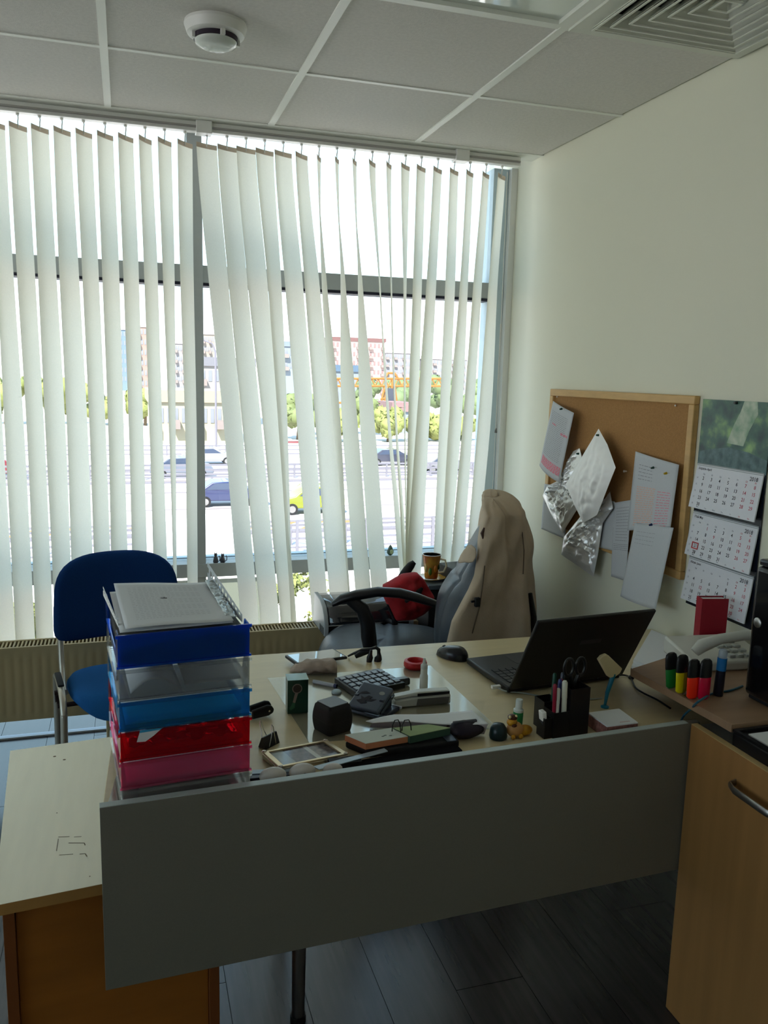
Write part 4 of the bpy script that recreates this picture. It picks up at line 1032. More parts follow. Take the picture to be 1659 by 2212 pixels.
# stapler lying on its side
q = at(852, 1532); q2 = at(982, 1536)
t = thing('stapler', 'white and grey stapler lying behind the folded paper', 'stapler', (q.x, q.y, DM), (0, 0, radians(-1)))
SL = (q2-q).length; m_sw = mat('stapler_white', (196, 198, 190), .4); m_sg = mat('stapler_grip', (92, 90, 86), .6)
MB().prism([(0, 0, 0), (SL, 0, 0), (SL, 0, .026), (SL*.3, 0, .024), (0, 0, .020)], (0, .030, 0)).build('base', m_sw, t, bevel=.004)
MB().prism([(SL*.38, -.0022, .003), (SL*.95, -.0022, .003), (SL*.97, -.0022, .020), (SL*.40, -.0022, .021)], (0, .002, 0)).build('grip', m_sg, t, bevel=.001)
MB().prism([(0, .002, .0225), (SL*.3, .002, .0265), (SL*.98, .002, .029), (SL*.98, .002, .036), (SL*.45, .002, .038), (0, .002, .030)], (0, .026, 0)).build('arm', m_sw, t, bevel=.003)
MB().box(SL*.40, SL*.97, -.0005, .0018, .0275, .0345).build('magazine', m_black, t)
# correction bottle
q = at(917, 1488)
t = thing('correction_fluid', 'white stepped correction fluid bottle standing behind the stapler', 'bottle', (q.x, q.y+.008, DM))
MB().lathe([(0, 0), (.0115, 0), (.0115, .034), (.0095, .037), (.0095, .055), (0, .055)], 28).build('bottle', mat('bottle_white', (222, 222, 212), .35), t, smooth=40)
MB().lathe([(.0098, .0545), (.0098, .064), (.0075, .067), (.0050, .069), (.0030, .084), (0, .085)], 28).build('cap', mat('cap_white', (200, 204, 200), .35), t, smooth=40)
# red tape roll
q = at(897, 1442)
t = thing('tape_roll', 'red ring-shaped roll of tape lying flat near the mouse', 'tape', (q.x, q.y, DM))
rr = .034
MB().lathe([(rr*.66, .003), (rr*.9, 0), (rr, .004), (rr*1.02, .012), (rr*.96, .020), (rr*.72, .022), (rr*.64, .018), (rr*.66, .003)], 40).build('ring', mat('tape_red', (190, 40, 44), .4), t, smooth=60)
# looped cable
m_cab = m_black
t = thing('adapter_cable', 'short black looped cable with two chunky plugs between tablet and calculator', 'cable', at(785, 1430))
co = at(785, 1430)
def cp(u, v, y): return P(u, v, y=y)-co
Y0 = co.y
cl = MB().tube([(at(752, 1420)-co)+Vector((0, 0, .004)), cp(765, 1411, Y0+.03), cp(782, 1404, Y0+.02), cp(803, 1401, Y0+.01), cp(812, 1398.5, Y0), cp(818, 1403, Y0), cp(818, 1415, Y0)], [.003, .004, .005, .004, .006, .006, .005], 10)
cl.build('cable', m_cab, t, smooth=True)
MB().tube([cp(768, 1418, Y0+.02), cp(778, 1413, Y0+.015), cp(800, 1407, Y0+.01)], [.007, .009, .005], 10).build('strain_relief', m_cab, t, smooth=True)
MB().tube([cp(802, 1404, Y0), cp(800, 1413, Y0), cp(799, 1420, Y0), cp(797, 1431, Y0)], [.004, .006, .010, .008], 12).build('plug', m_cab, t, smooth=True)
MB().tube([cp(818, 1408, Y0), cp(819, 1416, Y0), cp(817, 1422, Y0), cp(814, 1432, Y0)], [.005, .007, .012, .010], 12).build('plug', m_cab, t, smooth=True)
# little vial and plastic bits on the mat
t = thing('clear_tube', 'thin clear tube with a dark blue tip lying on the desk mat', 'tube', at(677, 1470))
q0_, q1_ = at(677, 1472, .006)-at(677, 1470), at(722, 1481, .006)-at(677, 1470)
MB().tube([q0_, q1_], .0055, 12).build('tube', mat('tube_grey', (160, 165, 172), .15), t, smooth=True)
MB().tube([q1_, q1_+(q1_-q0_).normalized()*.008], .006, 12).build('tip', mat('tip_blue', (30, 40, 80), .3), t, smooth=True)
t = thing('pin_blister', 'small clear round blister lying in front of the tube', 'blister', (at(727, 1497).x, at(727, 1497).y, DM))
MB().lathe([(.014, 0), (.013, .004), (.008, .008), (0, .009)], 20).build('dome', mat('blister', (186, 206, 214), .08, trans=.4), t, smooth=60)
# memo pads etc. on a long black stapler
t, lw = quadthing('comb_binder', 'long black metal object lying under the memo pads', 'desk tool', [(800, 1622), (745, 1600), (975, 1576), (993, 1600)], DT, .018, m_blackm, 'body', bevel=.005)
c_ = sum(lw, Vector())/4
MB().prism([lw[k].lerp(lw[k2], f_)+Vector((0, 0, .0183)) for k, k2, f_ in ((3, 0, .04), (3, 0, .14), (2, 1, .14), (2, 1, .04))], (0, 0, .002)).build('slot_plate', m_hp, t)
PZ_ = DT+.0205
t, lw = quadthing('memo_pad', 'white memo pad with orange-edged sheets on the black tool', 'memo pad', [(790, 1607), (745, 1588), (846, 1573), (883, 1591)], PZ_, .014, mat('pad_orange', (190, 120, 84), .8), 'block', bevel=.0003)
MB().prism([q+Vector((0, 0, .0142)) for q in lw], (0, 0, .001)).build('top_sheet', mat('pad_white', (200, 208, 198), .8), t)
b_ = MB()
for (fx, fy) in ((.55, .35), (.62, .40), (.7, .3)):
    p_ = lw[0].lerp(lw[3], fx).lerp(lw[1].lerp(lw[2], fx), fy)+Vector((0, 0, .0154)); b_.box(p_.x-.003, p_.x+.003, p_.y-.0012, p_.y+.0012, p_.z-.0002, p_.z+.0002)
b_.build('pencil_mark', m_ink, t)
t, lw = quadthing('memo_pad', 'yellow-green memo pad beside the white one', 'memo pad', [(886, 1591), (849, 1573), (925, 1565), (973, 1573)], PZ_, .017, mat('pad_green', (50, 78, 62), .8), 'block', bevel=.0003)
MB().prism([q+Vector((0, 0, .0172)) for q in lw], (0, 0, .001)).build('top_sheet', mat('pad_lime', (150, 168, 120), .8), t)
# big binder clip wires standing over the pads
for (ua, ub) in ((847, 866), (868, 889)):
    yy = P(860, 1575, z=PZ_+.018).y
    o_ = P((ua+ub)/2, 1588, y=yy-.01)
    t = thing('wire_loop', 'black wire loop of a clip standing on the memo pads, %s' % ('the left one' if ua < 850 else 'the right one'), 'clip', o_)
    pts = [P(ua, 1580, y=yy-.01), P(ua+1, 1566, y=yy-.01), P(ua+6, 1556, y=yy-.01), P(ub-6, 1555, y=yy-.01), P(ub-2, 1563, y=yy-.01), P(ub, 1585, y=yy-.015)]
    MB().tube([q-o_ for q in pts], .0014, 8).build('wire', m_black, t, smooth=True)
# photo frame
t, lw = quadthing('photo_frame', 'small gold and silver framed pictures lying flat behind the panel', 'photo frame', [(603, 1661), (566, 1627), (706, 1601), (752, 1631)], DT, .012, mat('frame_silver', (206, 196, 176), .25, metal=.8), 'backing', bevel=.002)
c_ = sum(lw, Vector())/4
ff = .16
inn = [q.lerp(c_, ff) for q in lw]
fr2 = MB()
for k in range(4): fr2.prism([lw[k]+Vector((0, 0, .0122)), lw[(k+1) % 4]+Vector((0, 0, .0122)), inn[(k+1) % 4]+Vector((0, 0, .0122)), inn[k]+Vector((0, 0, .0122))], (0, 0, .004))
fr2.build('moulding', mat('frame_gold', (222, 200, 160), .3, metal=.5), t, bevel=.001)
def inner(a, b, c_2, d_2): # quad in frame coordinates
    f = lambda i, j: inn[0].lerp(inn[3], i).lerp(inn[1].lerp(inn[2], i), j)+Vector((0, 0, .0124))
    return [f(a, c_2), f(b, c_2), f(b, d_2), f(a, d_2)]
MB().prism(inner(0, .24, 0, 1), (0, 0, .0006)).build('mount', mat('mount_pale', (150, 160, 160), .1), t)
MB().prism(inner(.24, .60, 0, 1), (0, 0, .0006)).build('picture', mat('picture_dark', (54, 58, 70), .1, noise_=(90, .8), c2=(96, 84, 96)), t)
MB().prism(inner(.60, .68, 0, 1), (0, 0, .0006)).build('divider', mat('mount_pale2', (190, 192, 188), .1), t)
MB().prism(inner(.68, 1, 0, 1), (0, 0, .0006)).build('picture', mat('picture_dark2', (60, 54, 58), .1, noise_=(90, .9), c2=(130, 120, 116)), t)
for q in lw:
    MB().ball(q.lerp(c_, .05)+Vector((0, 0, .016)), (.006, .005, .003), 10, 6).build('corner_ornament', mat('orn_silver', (200, 190, 176), .25, metal=.9), t, smooth=True)
# white discs
for (u, v, lab) in ((592, 1690, 'white round plastic magnet by the panel, the one beside the trays'), (656, 1681, 'white round plastic magnet by the panel, under the photo frame corner'), (722, 1672, 'small white round magnet by the panel, right of the other two')):
    q = at(u, v, .010); r_ = .0285 if u < 700 else .022
    q.y = max(q.y, 1.585)
    t = thing('desk_magnet', lab, 'magnet', (q.x, q.y+.015, DT), group='white magnets by the panel')
    hz_ = .032 if u < 700 else .024
    MB().ball((0, 0, hz_*.55), (r_, r_*.62, hz_*.55), 28, 16).build('cap', mat('knob_white', (206, 200, 194), .45), t, smooth=True)
    if 600 < u < 700: MB().ball((.002, -r_*.60, hz_*.6), (.004, .0015, .003), 10, 6).build('hub', m_ink, t, smooth=True)
# ruler + dark strip
t, lw = quadthing('ruler', 'long grey-blue ruler lying along the panel behind the photo frame', 'ruler', [(690, 1662), (676, 1655), (830, 1616), (838, 1622)], DT+.016, .0022, mat('ruler_grey', (170, 190, 205), .2), 'blade', bevel=.0004)
MB().box(.03, .10, .02, .05, -.016, -.0003).build('packing', m_blackm, t)
t, lw = quadthing('dark_folder', 'thin dark blue folder edge sticking out beside the tray stack', 'folder', [(540, 1682), (546, 1664), (640, 1660), (650, 1672)], DT, .006, mat('folder_edge', (32, 36, 60), .4), 'cover', bevel=.001)
MB().prism([lw[0].lerp(lw[1], .5)+Vector((0, 0, .0062)), lw[1]+Vector((0, 0, .0062)), lw[2]+Vector((0, 0, .0062)), lw[3].lerp(lw[2], .5)+Vector((0, 0, .0062))], (0, 0, .001)).build('pale_strip', mat('strip_pale', (170, 196, 216), .3), t)
t, lw = quadthing('black_ring_binder', 'long low black case along the panel under the ruler', 'case', [(762, 1660), (750, 1645), (985, 1606), (1000, 1620)], DT, .010, mat('case_matte', (14, 13, 16), .85, spec=.1), 'case', bevel=.003)
# staple remover and binder clip next to the trays
q = at(547, 1560)
t = thing('staple_remover', 'black-handled staple remover next to the tray stack', 'staple remover', (q.x, q.y+.012, DT), (0, 0, radians(12)))
def pad(y, z0, n): 
    return MB().prism([(x*.058, y, z0+z_) for x, z_ in ((0, 0), (.75, .002), (.95, .008), (1, .016), (.9, .026), (.7, .029), (0, .022))], (0, .010, 0)).build(n, m_blackm, t, bevel=.003)
pad(0, .001, 'handle'); pad(.018, .006, 'handle')
MB().cyl((.044, -.0015, .016), (.044, .030, .018), .0025, n=10).build('rivet', m_chrome, t)
MB().box(-.015, .01, .004, .024, .004, .02).build('jaw', m_chrome, t)
q = at(583, 1614)
t = thing('binder_clip', 'black binder clip with silver wire handles by the tray stack', 'binder clip', (q.x, q.y+.012, DT+.0), (0, 0, radians(38)))
MB().prism([(-.024, -.012, .0), (-.024, .012, .0), (-.024, .002, .026), (-.024, -.002, .026)], (.048, 0, 0)).build('body', m_black, t, bevel=.001)
for sy in (-1, 1):
    MB().tube([(-.011, sy*.011, .003), (-.004, sy*.016+.004, .030), (-.003, sy*.018+.008, .046), (0, sy*.018+.010, .052), (.003, sy*.018+.008, .046), (.004, sy*.016+.004, .030), (.011, sy*.011, .003)], .0011, 8).build('wire_handle', m_chrome, t, smooth=True)
# folded white paper bridging the pads
pz = [[(790, 1558), (850, 1545), (930, 1541), (1020, 1536)], [(805, 1562), (880, 1560), (965, 1564), (1056, 1565)]]
zs = [[.020, .030, .032, .028], [.022, .028, .034, .036]]
G = [[P(*pz[r_][c_], z=DM+zs[r_][c_]) for c_ in range(4)] for r_ in range(2)]
o_ = G[1][1].copy(); o_.z = DM
t = thing('folded_paper', 'curled white sheet of paper in front of the stapler', 'paper', o_)
def fpn(i, j):
    q = i*3; a = min(int(q), 2); f_ = q-a
    p0_ = G[0][a].lerp(G[0][a+1], f_); p1_ = G[1][a].lerp(G[1][a+1], f_)
    return p1_.lerp(p0_, j)-o_+Vector((0, 0, .002*sin(i*7)))
MB().grid(fpn, 30, 8).build('sheet', m_paper, t, smooth=80, solid=.0012)
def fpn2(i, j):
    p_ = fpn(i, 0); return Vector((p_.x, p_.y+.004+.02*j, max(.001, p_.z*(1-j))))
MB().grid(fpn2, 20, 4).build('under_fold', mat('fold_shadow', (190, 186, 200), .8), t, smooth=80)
# dark pouch, teal lid and the yellow toy
q = at(1010, 1600)
t = thing('dark_purse', 'dark purple soft purse under the folded paper', 'purse', (q.x, q.y+.02, DT))
MB().ball((0, 0, .020), (.050, .028, .020), 28, 14, fn=lambda d: 1+.06*noise.noise(d*3)).build('body', mat('purse', (26, 16, 34), .6, bump=(80, .8)), t, smooth=True)
MB().box(-.03, .03, -.004, .004, .036, .042).build('zip', m_ink, t, bevel=.001)
q = at(1082, 1600)
t = thing('teal_bottle_cap', 'dark teal rounded plastic lid next to the yellow toy', 'lid', (q.x, q.y+.016, DT))
MB().lathe([(.020, 0), (.022, .006), (.020, .024), (.014, .034), (0, .037)], 28).build('dome', mat('teal_dark', (8, 34, 40), .3), t, smooth=60)
q = at(1118, 1598)
t = thing('toy_figure', 'small yellow and brown toy animal lying by the pen holder', 'toy', (q.x, q.y+.018, DT))
m_ty = mat('toy_yellow', (214, 160, 30), .35, noise_=(70, .5), c2=(150, 90, 20)); m_tt = mat('toy_tan', (190, 140, 84), .5); m_tb = mat('toy_brown', (74, 34, 12), .5)
MB().ball((0, 0, .019), (.021, .016, .019), 24, 14).build('body', m_tt, t, smooth=True)
MB().ball((.026, .002, .013), (.022, .014, .013), 20, 12).build('back', m_ty, t, smooth=True)
MB().ball((-.008, .0, .038), (.013, .012, .011), 20, 12).build('head', m_ty, t, smooth=True)
MB().lathe([(.011, 0), (.012, .005), (.007, .009), (0, .010)], 18, Matrix.Translation((-.006, .002, .046))).build('cap', m_tb, t, smooth=True)
for a in (-1, 1): MB().ball((-.008+a*.008, -.004, .053), (.0035, .003, .004), 10, 8).build('ear', mat('toy_cream', (230, 214, 160), .4), t, smooth=True)
MB().ball((-.008, -.013, .034), (.007, .004, .004), 12, 8).build('muzzle', m_tb, t, smooth=True)
for a in (-.010, .010): MB().ball((a, -.015, .006), (.006, .005, .006), 12, 8).build('paw', m_ty, t, smooth=True)
# green glue stick
q = at(1121, 1572)
t = thing('glue_stick', 'green and white glue stick standing beside the pen holder', 'glue stick', (q.x, q.y+.01, DT), (0, radians(2), 0))
MB().lathe([(0, 0), (.0125, 0), (.0125, .038), (0, .038)], 28).build('barrel', mat('glue_green', (40, 140, 80), .4), t, smooth=40)
MB().lathe([(.0124, .0382), (.0124, .044), (.0085, .047), (.0085, .068), (.0078, .070), (0, .070)], 28).build('cap', mat('glue_cap', (205, 214, 210), .4), t, smooth=40)
# pen holder
q = at(1168, 1606)
PX, PY = .955, 1.655
t = thing('pen_holder', 'black stepped desk organiser full of pens behind the grey panel', 'pen holder', (PX, PY, DT), (0, 0, radians(4)))
def cell(x0_, x1_, y0_, y1_, h_, sl=0):
    b_ = MB(); w_ = .002
    b_.prism([(x0_, y0_, 0), (x1_, y0_, 0), (x1_, y0_, h_-sl), (x0_, y0_, h_)], (0, w_, 0)); b_.box(x0_, x1_, y1_-w_, y1_, 0, h_)
    b_.box(x0_, x0_+w_, y0_+w_, y1_-w_, 0, h_); b_.box(x1_-w_, x1_, y0_+w_, y1_-w_, 0, h_-sl); b_.box(x0_+w_, x1_-w_, y0_+w_, y1_-w_, 0, .002)
    return b_
cell(.0, .042, 0, .045, .064).build('compartment', m_black, t)
cell(.0425, .098, 0, .060, .118).build('compartment', m_black, t)
cell(.0, .042, .0455, .09, .074).build('compartment', m_black, t)
cell(-.022, -.0005, .005, .040, .050).build('compartment', m_black, t)
def pen(x, y, h_, lean, c_, lab, cap=None, r=.0045, name='pen', cat='pen'):
    loc_ = Matrix.Translation((PX, PY, DT)) @ Matrix.Rotation(radians(4), 4, 'Z') @ Vector((x, y, .003))
    k = thing(name, lab, cat, loc_, (lean[1], lean[0], 0), 'pens in the black pen holder')
    MB().lathe([(0, 0), (.0015, .001), (r, .012), (r, h_*.82), (0, h_*.82)], 14).build('barrel', mat('pen_'+'_'.join(map(str, c_)), c_, .35), k, smooth=50)
    cc_ = cap or c_
    MB().lathe([(r*1.08, h_*.68+.0), (r*1.08, h_*.97), (r*.7, h_), (0, h_)], 14).build('cap', mat('pen_'+'_'.join(map(str, cc_)), cc_, .35), k, smooth=50)
    return k
pen(.008, .012, .132, (-.05, .04), (140, 20, 50), 'dark red pen leaning left in the pen holder')
pen(.012, .008, .120, (0, 0), (206, 206, 196), 'white pen in the front left of the pen holder')
pen(.022, .020, .138, (.0, .02), (40, 50, 110), 'blue pen with blue cap in the pen holder')
pen(.030, .030, .134, (.02, .02), (110, 14, 34), 'crimson pen in the middle of the pen holder')
pen(.036, .012, .138, (-.06, .05), (214, 214, 200), 'thick white pen leaning over the pen holder front', r=.0062)
pen(.034, .066, .134, (.03, 0), (10, 70, 54), 'green pen at the back of the pen holder')
pen(.050, .050, .140, (.0, 0), (60, 66, 80), 'grey pen beside the scissors in the pen holder')
loc_ = Matrix.Translation((PX, PY, DT)) @ Matrix.Rotation(radians(4), 4, 'Z') @ Vector((.070, .030, .004))
t2 = thing('scissors', 'black-handled scissors standing upright in the pen holder', 'scissors', loc_)
for s_ in (-1, 1):
    ringp = [(s_*.016+.0125*cos(a), 0, .158+.022*sin(a)) for a in [2*pi*k/18 for k in range(19)]]
    MB().tube(ringp, .0042, 8, sx=.9).build('finger_loop', m_black, t2, smooth=True)
    MB().tube([(s_*.012, 0, .138), (s_*.005, 0, .118), (0, 0, .10)], .0055, 8).build('shank', m_black, t2, smooth=True)
    MB().prism([(-.004, s_*.001, .10), (.004, s_*.001, .10), (s_*.002, s_*.001, .006)], (0, .0012, 0)).build('blade', m_chrome, t2)
loc_ = Matrix.Translation((PX, PY, DT)) @ Matrix.Rotation(radians(4), 4, 'Z') @ Vector((-.011, .022, .003))
t2 = thing('eraser', 'white eraser poking out of the small left compartment', 'eraser', loc_, (0, radians(-8), 0))
MB().box(-.006, .006, -.010, .010, 0, .062).build('block', m_white, t2, bevel=.002)
MB().box(-.0064, .0064, -.0104, .0104, .0, .040).build('sleeve', m_ink, t2)
# memo cube
t, lw = quadthing('memo_cube', 'block of white note paper with a red printed side behind the panel', 'note block', [(1311, 1571), (1270, 1542), (1337, 1533), (1378, 1563)], DT, .030, mat('cube_side', (176, 120, 110), .7, noise_=(90, .6)), 'block', bevel=.0003)
MB().prism([q+Vector((0, 0, .0302)) for q in lw], (0, 0, .003)).build('top_sheets', m_paper, t)
b_ = MB(); p_ = lw[0].lerp(lw[3], .5).lerp(lw[1].lerp(lw[2], .5), .12)+Vector((0, 0, .0335))
for k in range(8): b_.box(p_.x+k*.0035, p_.x+k*.0035+.002, p_.y, p_.y+.0016, p_.z-.0001, p_.z+.0002)
b_.build('print_line', m_red, t)
# blue stick with beige head
q = P(1311, 1531, z=DT); yy = q.y+.01
t = thing('stick_ornament', 'translucent blue stick with a beige cup-shaped head standing on the desk', 'ornament', (q.x, yy, DT))
tz = P(1326, 1455, y=yy)
MB().lathe([(.011, 0), (.011, .003), (.004, .006), (.0038, .008), (0, .008)], 18).build('foot', mat('stick_blue', (20, 110, 140), .3), t, smooth=True)
MB().tube([(0, 0, .006), (.004, 0, .04), (tz.x-q.x, 0, tz.z-DT)], [.0035, .0055, .0065], 12).build('stick', MATS['stick_blue'], t, smooth=True)
hq = [P(u, v, y=yy) for u, v in ((1291, 1424), (1298, 1416), (1308, 1412), (1313, 1415), (1342, 1443), (1337, 1453), (1328, 1460), (1316, 1463), (1311, 1460))]
MB().prism([q_-Vector((q.x, yy+.006, DT)) for q_ in hq], (0, .012, 0)).build('head', mat('head_beige', (206, 190, 150), .5), t, bevel=.002)
# cables
def cable(name, lab, pts, r, m):
    o_ = pts[0]; t_ = thing(name, lab, 'cable', o_)
    # smooth through points
    out_ = []
    for k in range(len(pts)-1):
        p = [pts[max(k-1, 0)], pts[k], pts[k+1], pts[min(k+2, len(pts)-1)]]
        for s_ in range(6):
            t__ = s_/6
            out_.append(p[1]+.5*t__*(p[2]-p[0]+t__*(2*p[0]-5*p[1]+4*p[2]-p[3]+t__*(3*(p[1]-p[2])+p[3]-p[0])))-o_)
    out_.append(pts[-1]-o_)
    MB().tube(out_, r, 8).build('cord', m, t_, smooth=True); return t_
t = cable('power_cable', 'thin black cable behind the beige-headed stick running under the board', [at(1328, 1462, .004), at(1345, 1458, .004), at(1362, 1464, .004), at(1372, 1484, .004), at(1388, 1496, .004), at(1420, 1512, .004), at(1448, 1530, .004)], .0026, m_black)
MB().ball(at(1364, 1463, .006)-at(1328, 1462, .004), (.010, .008, .007), 12, 8).build('plug', m_black, t, smooth=True)
t = cable('usb_cable', 'thin white cable plugged in at the front of the laptop', [at(1072, 1484, .012), at(1092, 1493, .008), at(1130, 1497, .003), at(1170, 1504, .003), at(1240, 1512, .003), at(1300, 1508, .003)], .0022, mat('cable_white', (160, 166, 160), .4))
MB().box(-.014, .012, -.006, .006, -.004, .005).build('plug', m_white, t, bevel=.0015)
cable('network_cable', 'blue network cable hanging at the edge of the raised board', [at(1470, 1560, .003), at(1478, 1545, .012), at(1492, 1532, .04), P(1508, 1516, y=1.56), P(1540, 1498, z=BZ+.003), P(1575, 1492, z=BZ+.003), P(1604, 1482, z=BZ+.003)], .0028, mat('cable_blue', (40, 96, 120), .5))

# ------------------------------------------------------------------ right wall: cork board
WX = XR
b0p, b1p, b2p = P(1193, 840, x=WX-.012), P(1507, 857, x=WX-.012), P(1465, 1250, x=WX-.012)
yl, yr, zt_, zb_ = b0p.y, b1p.y, b0p.z, b2p.z
t = thing('cork_board', 'cork notice board with a light wood frame on the right wall', 'notice board', (WX, (yl+yr)/2, (zt_+zb_)/2))
hy, hz = (yl-yr)/2, (zt_-zb_)/2
m_cork = mat('cork', (172, 128, 78), .9, noise_=(220, .22), bump=(300, .4)); m_fw = mat('frame_wood', (208, 168, 108), .5, wood=(6, 6, 30), noise_=(2, .15))
MB().box(-.012, -.002, -hy+.015, hy-.015, -hz+.015, hz-.015).build('cork_sheet', m_cork, t)
FW = .028
for a in ((-hy, hy, hz-FW, hz), (-hy, hy, -hz, -hz+FW)): MB().box(-.022, -.001, a[0], a[1], a[2], a[3]).build('frame_rail', m_fw, t, bevel=.003)
for a in ((-hy, -hy+FW), (hy-FW, hy)): MB().box(-.0222, -.001, a[0]+.0002, a[1]-.0002, -hz+FW, hz-FW).build('frame_rail', m_fw, t, bevel=.003)
for u, v in ((1204, 857), (1460, 876)):
    q = P(u, v, x=WX-.014)-Vector(t.location); MB().cyl(q, q-Vector((.003, 0, 0)), .003, n=10).build('frame_screw', m_white, t)
m_sheet = cloth('paper_sheet', (216, 220, 226), .15)
def hang(name, lab, cat, pts, dep, nu=16, nv=20, m=None, fn=None, solid=.0008, pins=(), lines=None, tilt=None):
    """sheet pinned to the board: pts TL,TR,BR,BL pixels; dep = distance from wall at those corners"""
    w_ = [P(u, v, x=WX-d_) for (u, v), d_ in zip(pts, dep)]
    o_ = w_[0].copy(); t_ = thing(name, lab, cat, o_)
    def g(i, j):
        p_ = w_[0].lerp(w_[1], i).lerp(w_[3].lerp(w_[2], i), j)
        dx = fn(i, j) if fn else 0
        return p_-o_-Vector((dx, 0, 0))
    MB().grid(g, nu, nv).build('sheet', m or m_sheet, t_, smooth=80, solid=solid)
    for (u, v, mm) in pins:
        q = P(u, v, x=WX-max(dep)-.006)-o_
        MB().cyl(q+Vector((.010, 0, 0)), q, .0012, .0012, 6).build('pin_shaft', m_chrome, t_)
        MB().cyl(q, q-Vector((.010, 0, .002)), .0045, .003, 12).build('pin_head', mm, t_, smooth=True)
    if lines:
        for (i0, i1, j0, j1, n_, mm, wd) in lines:
            b_ = MB()
            for k in range(n_):
                j = j0+(j1-j0)*k/max(1, n_-1); i = i0
                while i < i1:
                    e_ = min(i1, i+random.uniform(.03, .10))
                    q_ = [Vector(g(a, b))-Vector((.0012, 0, 0)) for a, b in ((i, j), (e_, j), (e_, j+wd), (i, j+wd))]
                    b_.add(q_, [(0, 1, 2, 3)]); i = e_+.02
            b_.build('print', mm, t_)
    return t_
m_pg = mat('pin_green', (10, 60, 50), .3); m_pb = mat('pin_blue', (10, 40, 90), .3); m_py = mat('pin_yellow', (180, 150, 20), .3); m_pw = mat('pin_white', (230, 230, 225), .3)
m_lp = mat('pink_print', (230, 140, 160), .8); m_lg = mat('grey_print', (150, 152, 162), .8); m_lo = mat('orange_print', (226, 190, 176), .8)
hang('pinned_note', 'white sheet behind the foil pouches at the lower left of the board', 'paper', [(1176, 1045), (1220, 1052), (1222, 1165), (1169, 1142)], [.026]*4, lines=[(.1, .8, .4, .42, 2, m_lg, .01)])
hang('pinned_note', 'narrow printed sheet half hidden behind the long white one', 'paper', [(1326, 1086), (1364, 1080), (1352, 1255), (1320, 1245)], [.027, .027, .03, .03], lines=[(.2, .9, .08, .5, 12, m_lg, .006), (.1, 1, .55, .62, 4, m_lg, .006)])
hang('pinned_note', 'pale sheet showing between foil and printed papers on the board', 'paper', [(1297, 1075), (1328, 1084), (1325, 1190), (1292, 1182)], [.028]*4)
hang('pinned_page', 'long printed page with highlighted lines pinned at the right of the board', 'paper', [(1373, 975), (1467, 1004), (1448, 1142), (1355, 1146)], [.030, .034, .05, .035], fn=lambda i, j: .006*sin(pi*i), pins=((1412, 1010, m_pg), (1440, 1022, m_py)), lines=[(.15, .5, .14, .32, 5, m_lg, .008), (.15, .6, .42, .92, 18, m_lo, .014), (.65, .92, .45, .95, 14, m_lp, .010)])
hang('pinned_page', 'long blank white page hanging below the board frame', 'paper', [(1372, 1130), (1455, 1140), (1416, 1318), (1340, 1288)], [.052, .060, .085, .07], fn=lambda i, j: .010*sin(pi*i)*j, pins=((1408, 1133, m_pb),), lines=[(.1, .6, .1, .25, 4, m_lg, .004)])
hang('pinned_letter', 'printed letter with pink marks curling off the top left of the board', 'paper', [(1196, 866), (1241, 892), (1211, 1043), (1168, 1005)], [.030, .055, .065, .06], fn=lambda i, j: .020*sin(pi*(i*.8+.1))*(.4+.6*j), pins=((1214, 883, m_pg),), lines=[(.1, .85, .12, .75, 26, m_lg, .006), (.25, .45, .28, .30, 1, m_lp, .02), (.7, .95, .34, .36, 1, m_lp, .03), (.1, .95, .80, .90, 5, m_lp, .022)])
m_foil = mat('foil', (240, 241, 242), .32, metal=.5)
def foil(name, lab, poly_, dep, sc, am, dull=None, pin=None, seed=0):
    w_ = [P(u, v, x=WX-d_) for (u, v), d_ in zip(poly_, dep)]; cc_ = sum(w_, Vector())/len(w_); o_ = w_[0].copy()
    t_ = thing(name, lab, 'pouch', o_); n_ = len(w_)
    def g(i, j, sd):
        q = i*n_; a = int(q) % n_; f_ = q-int(q)
        p_ = cc_.lerp(w_[a].lerp(w_[(a+1) % n_], f_), j)
        k = 1-j**3
        r1 = abs(noise.noise(Vector((p_.y*sc, p_.z*sc, seed+sd))))*am*1.6+noise.noise(Vector((p_.y*sc*3, p_.z*sc*3, seed+sd+9)))*am*.5
        return p_-o_-Vector((sd*(.004+r1)*k+.010*k*(1 if sd > 0 else .0), 0, 0))
    for sd, nm in ((1, 'front_foil'), (-.25, 'back_foil')):
        MB().grid(lambda i, j, sd=sd: g(i, j, sd), 90, 26, wrap=True).build(nm, dull or m_foil, t_, smooth=40)
    if pin:
        q = P(pin[0], pin[1], x=WX-max(dep)-.016)-o_
        MB().cyl(q, q-Vector((.010, 0, .0)), .0045, .003, 12).build('pin_head', m_pg, t_, smooth=True)
foil('foil_pouch', 'shiny silver foil pouch, the left lower one under the letter', [(1238, 975), (1252, 968), (1256, 985), (1262, 1040), (1250, 1095), (1215, 1152), (1190, 1110), (1172, 1070), (1182, 1050), (1212, 1035)], [.035]*10, 38, .020, seed=1, pin=(1250, 980))
foil('foil_pouch', 'crumpled silver foil pouch hanging lowest, under the board edge', [(1262, 1105), (1305, 1085), (1318, 1062), (1324, 1098), (1302, 1130), (1292, 1195), (1282, 1246), (1212, 1198), (1218, 1160)], [.04]*9, 34, .018, seed=5)
foil('foil_pouch', 'kite-shaped matt silver pouch pinned in the middle of the board', [(1293, 926), (1312, 960), (1330, 1010), (1314, 1050), (1290, 1112), (1260, 1130), (1240, 1090), (1222, 1046), (1262, 978)], [.050, .060, .08, .085, .085, .085, .08, .07, .055], 14, .010, dull=mat('foil_matt', (236, 236, 236), .5, metal=.2), pin=(1293, 940), seed=8)
t = thing('push_pin', 'clear push pin alone on the cork left of the printed page', 'pin', P(1354, 1018, x=WX-.014))
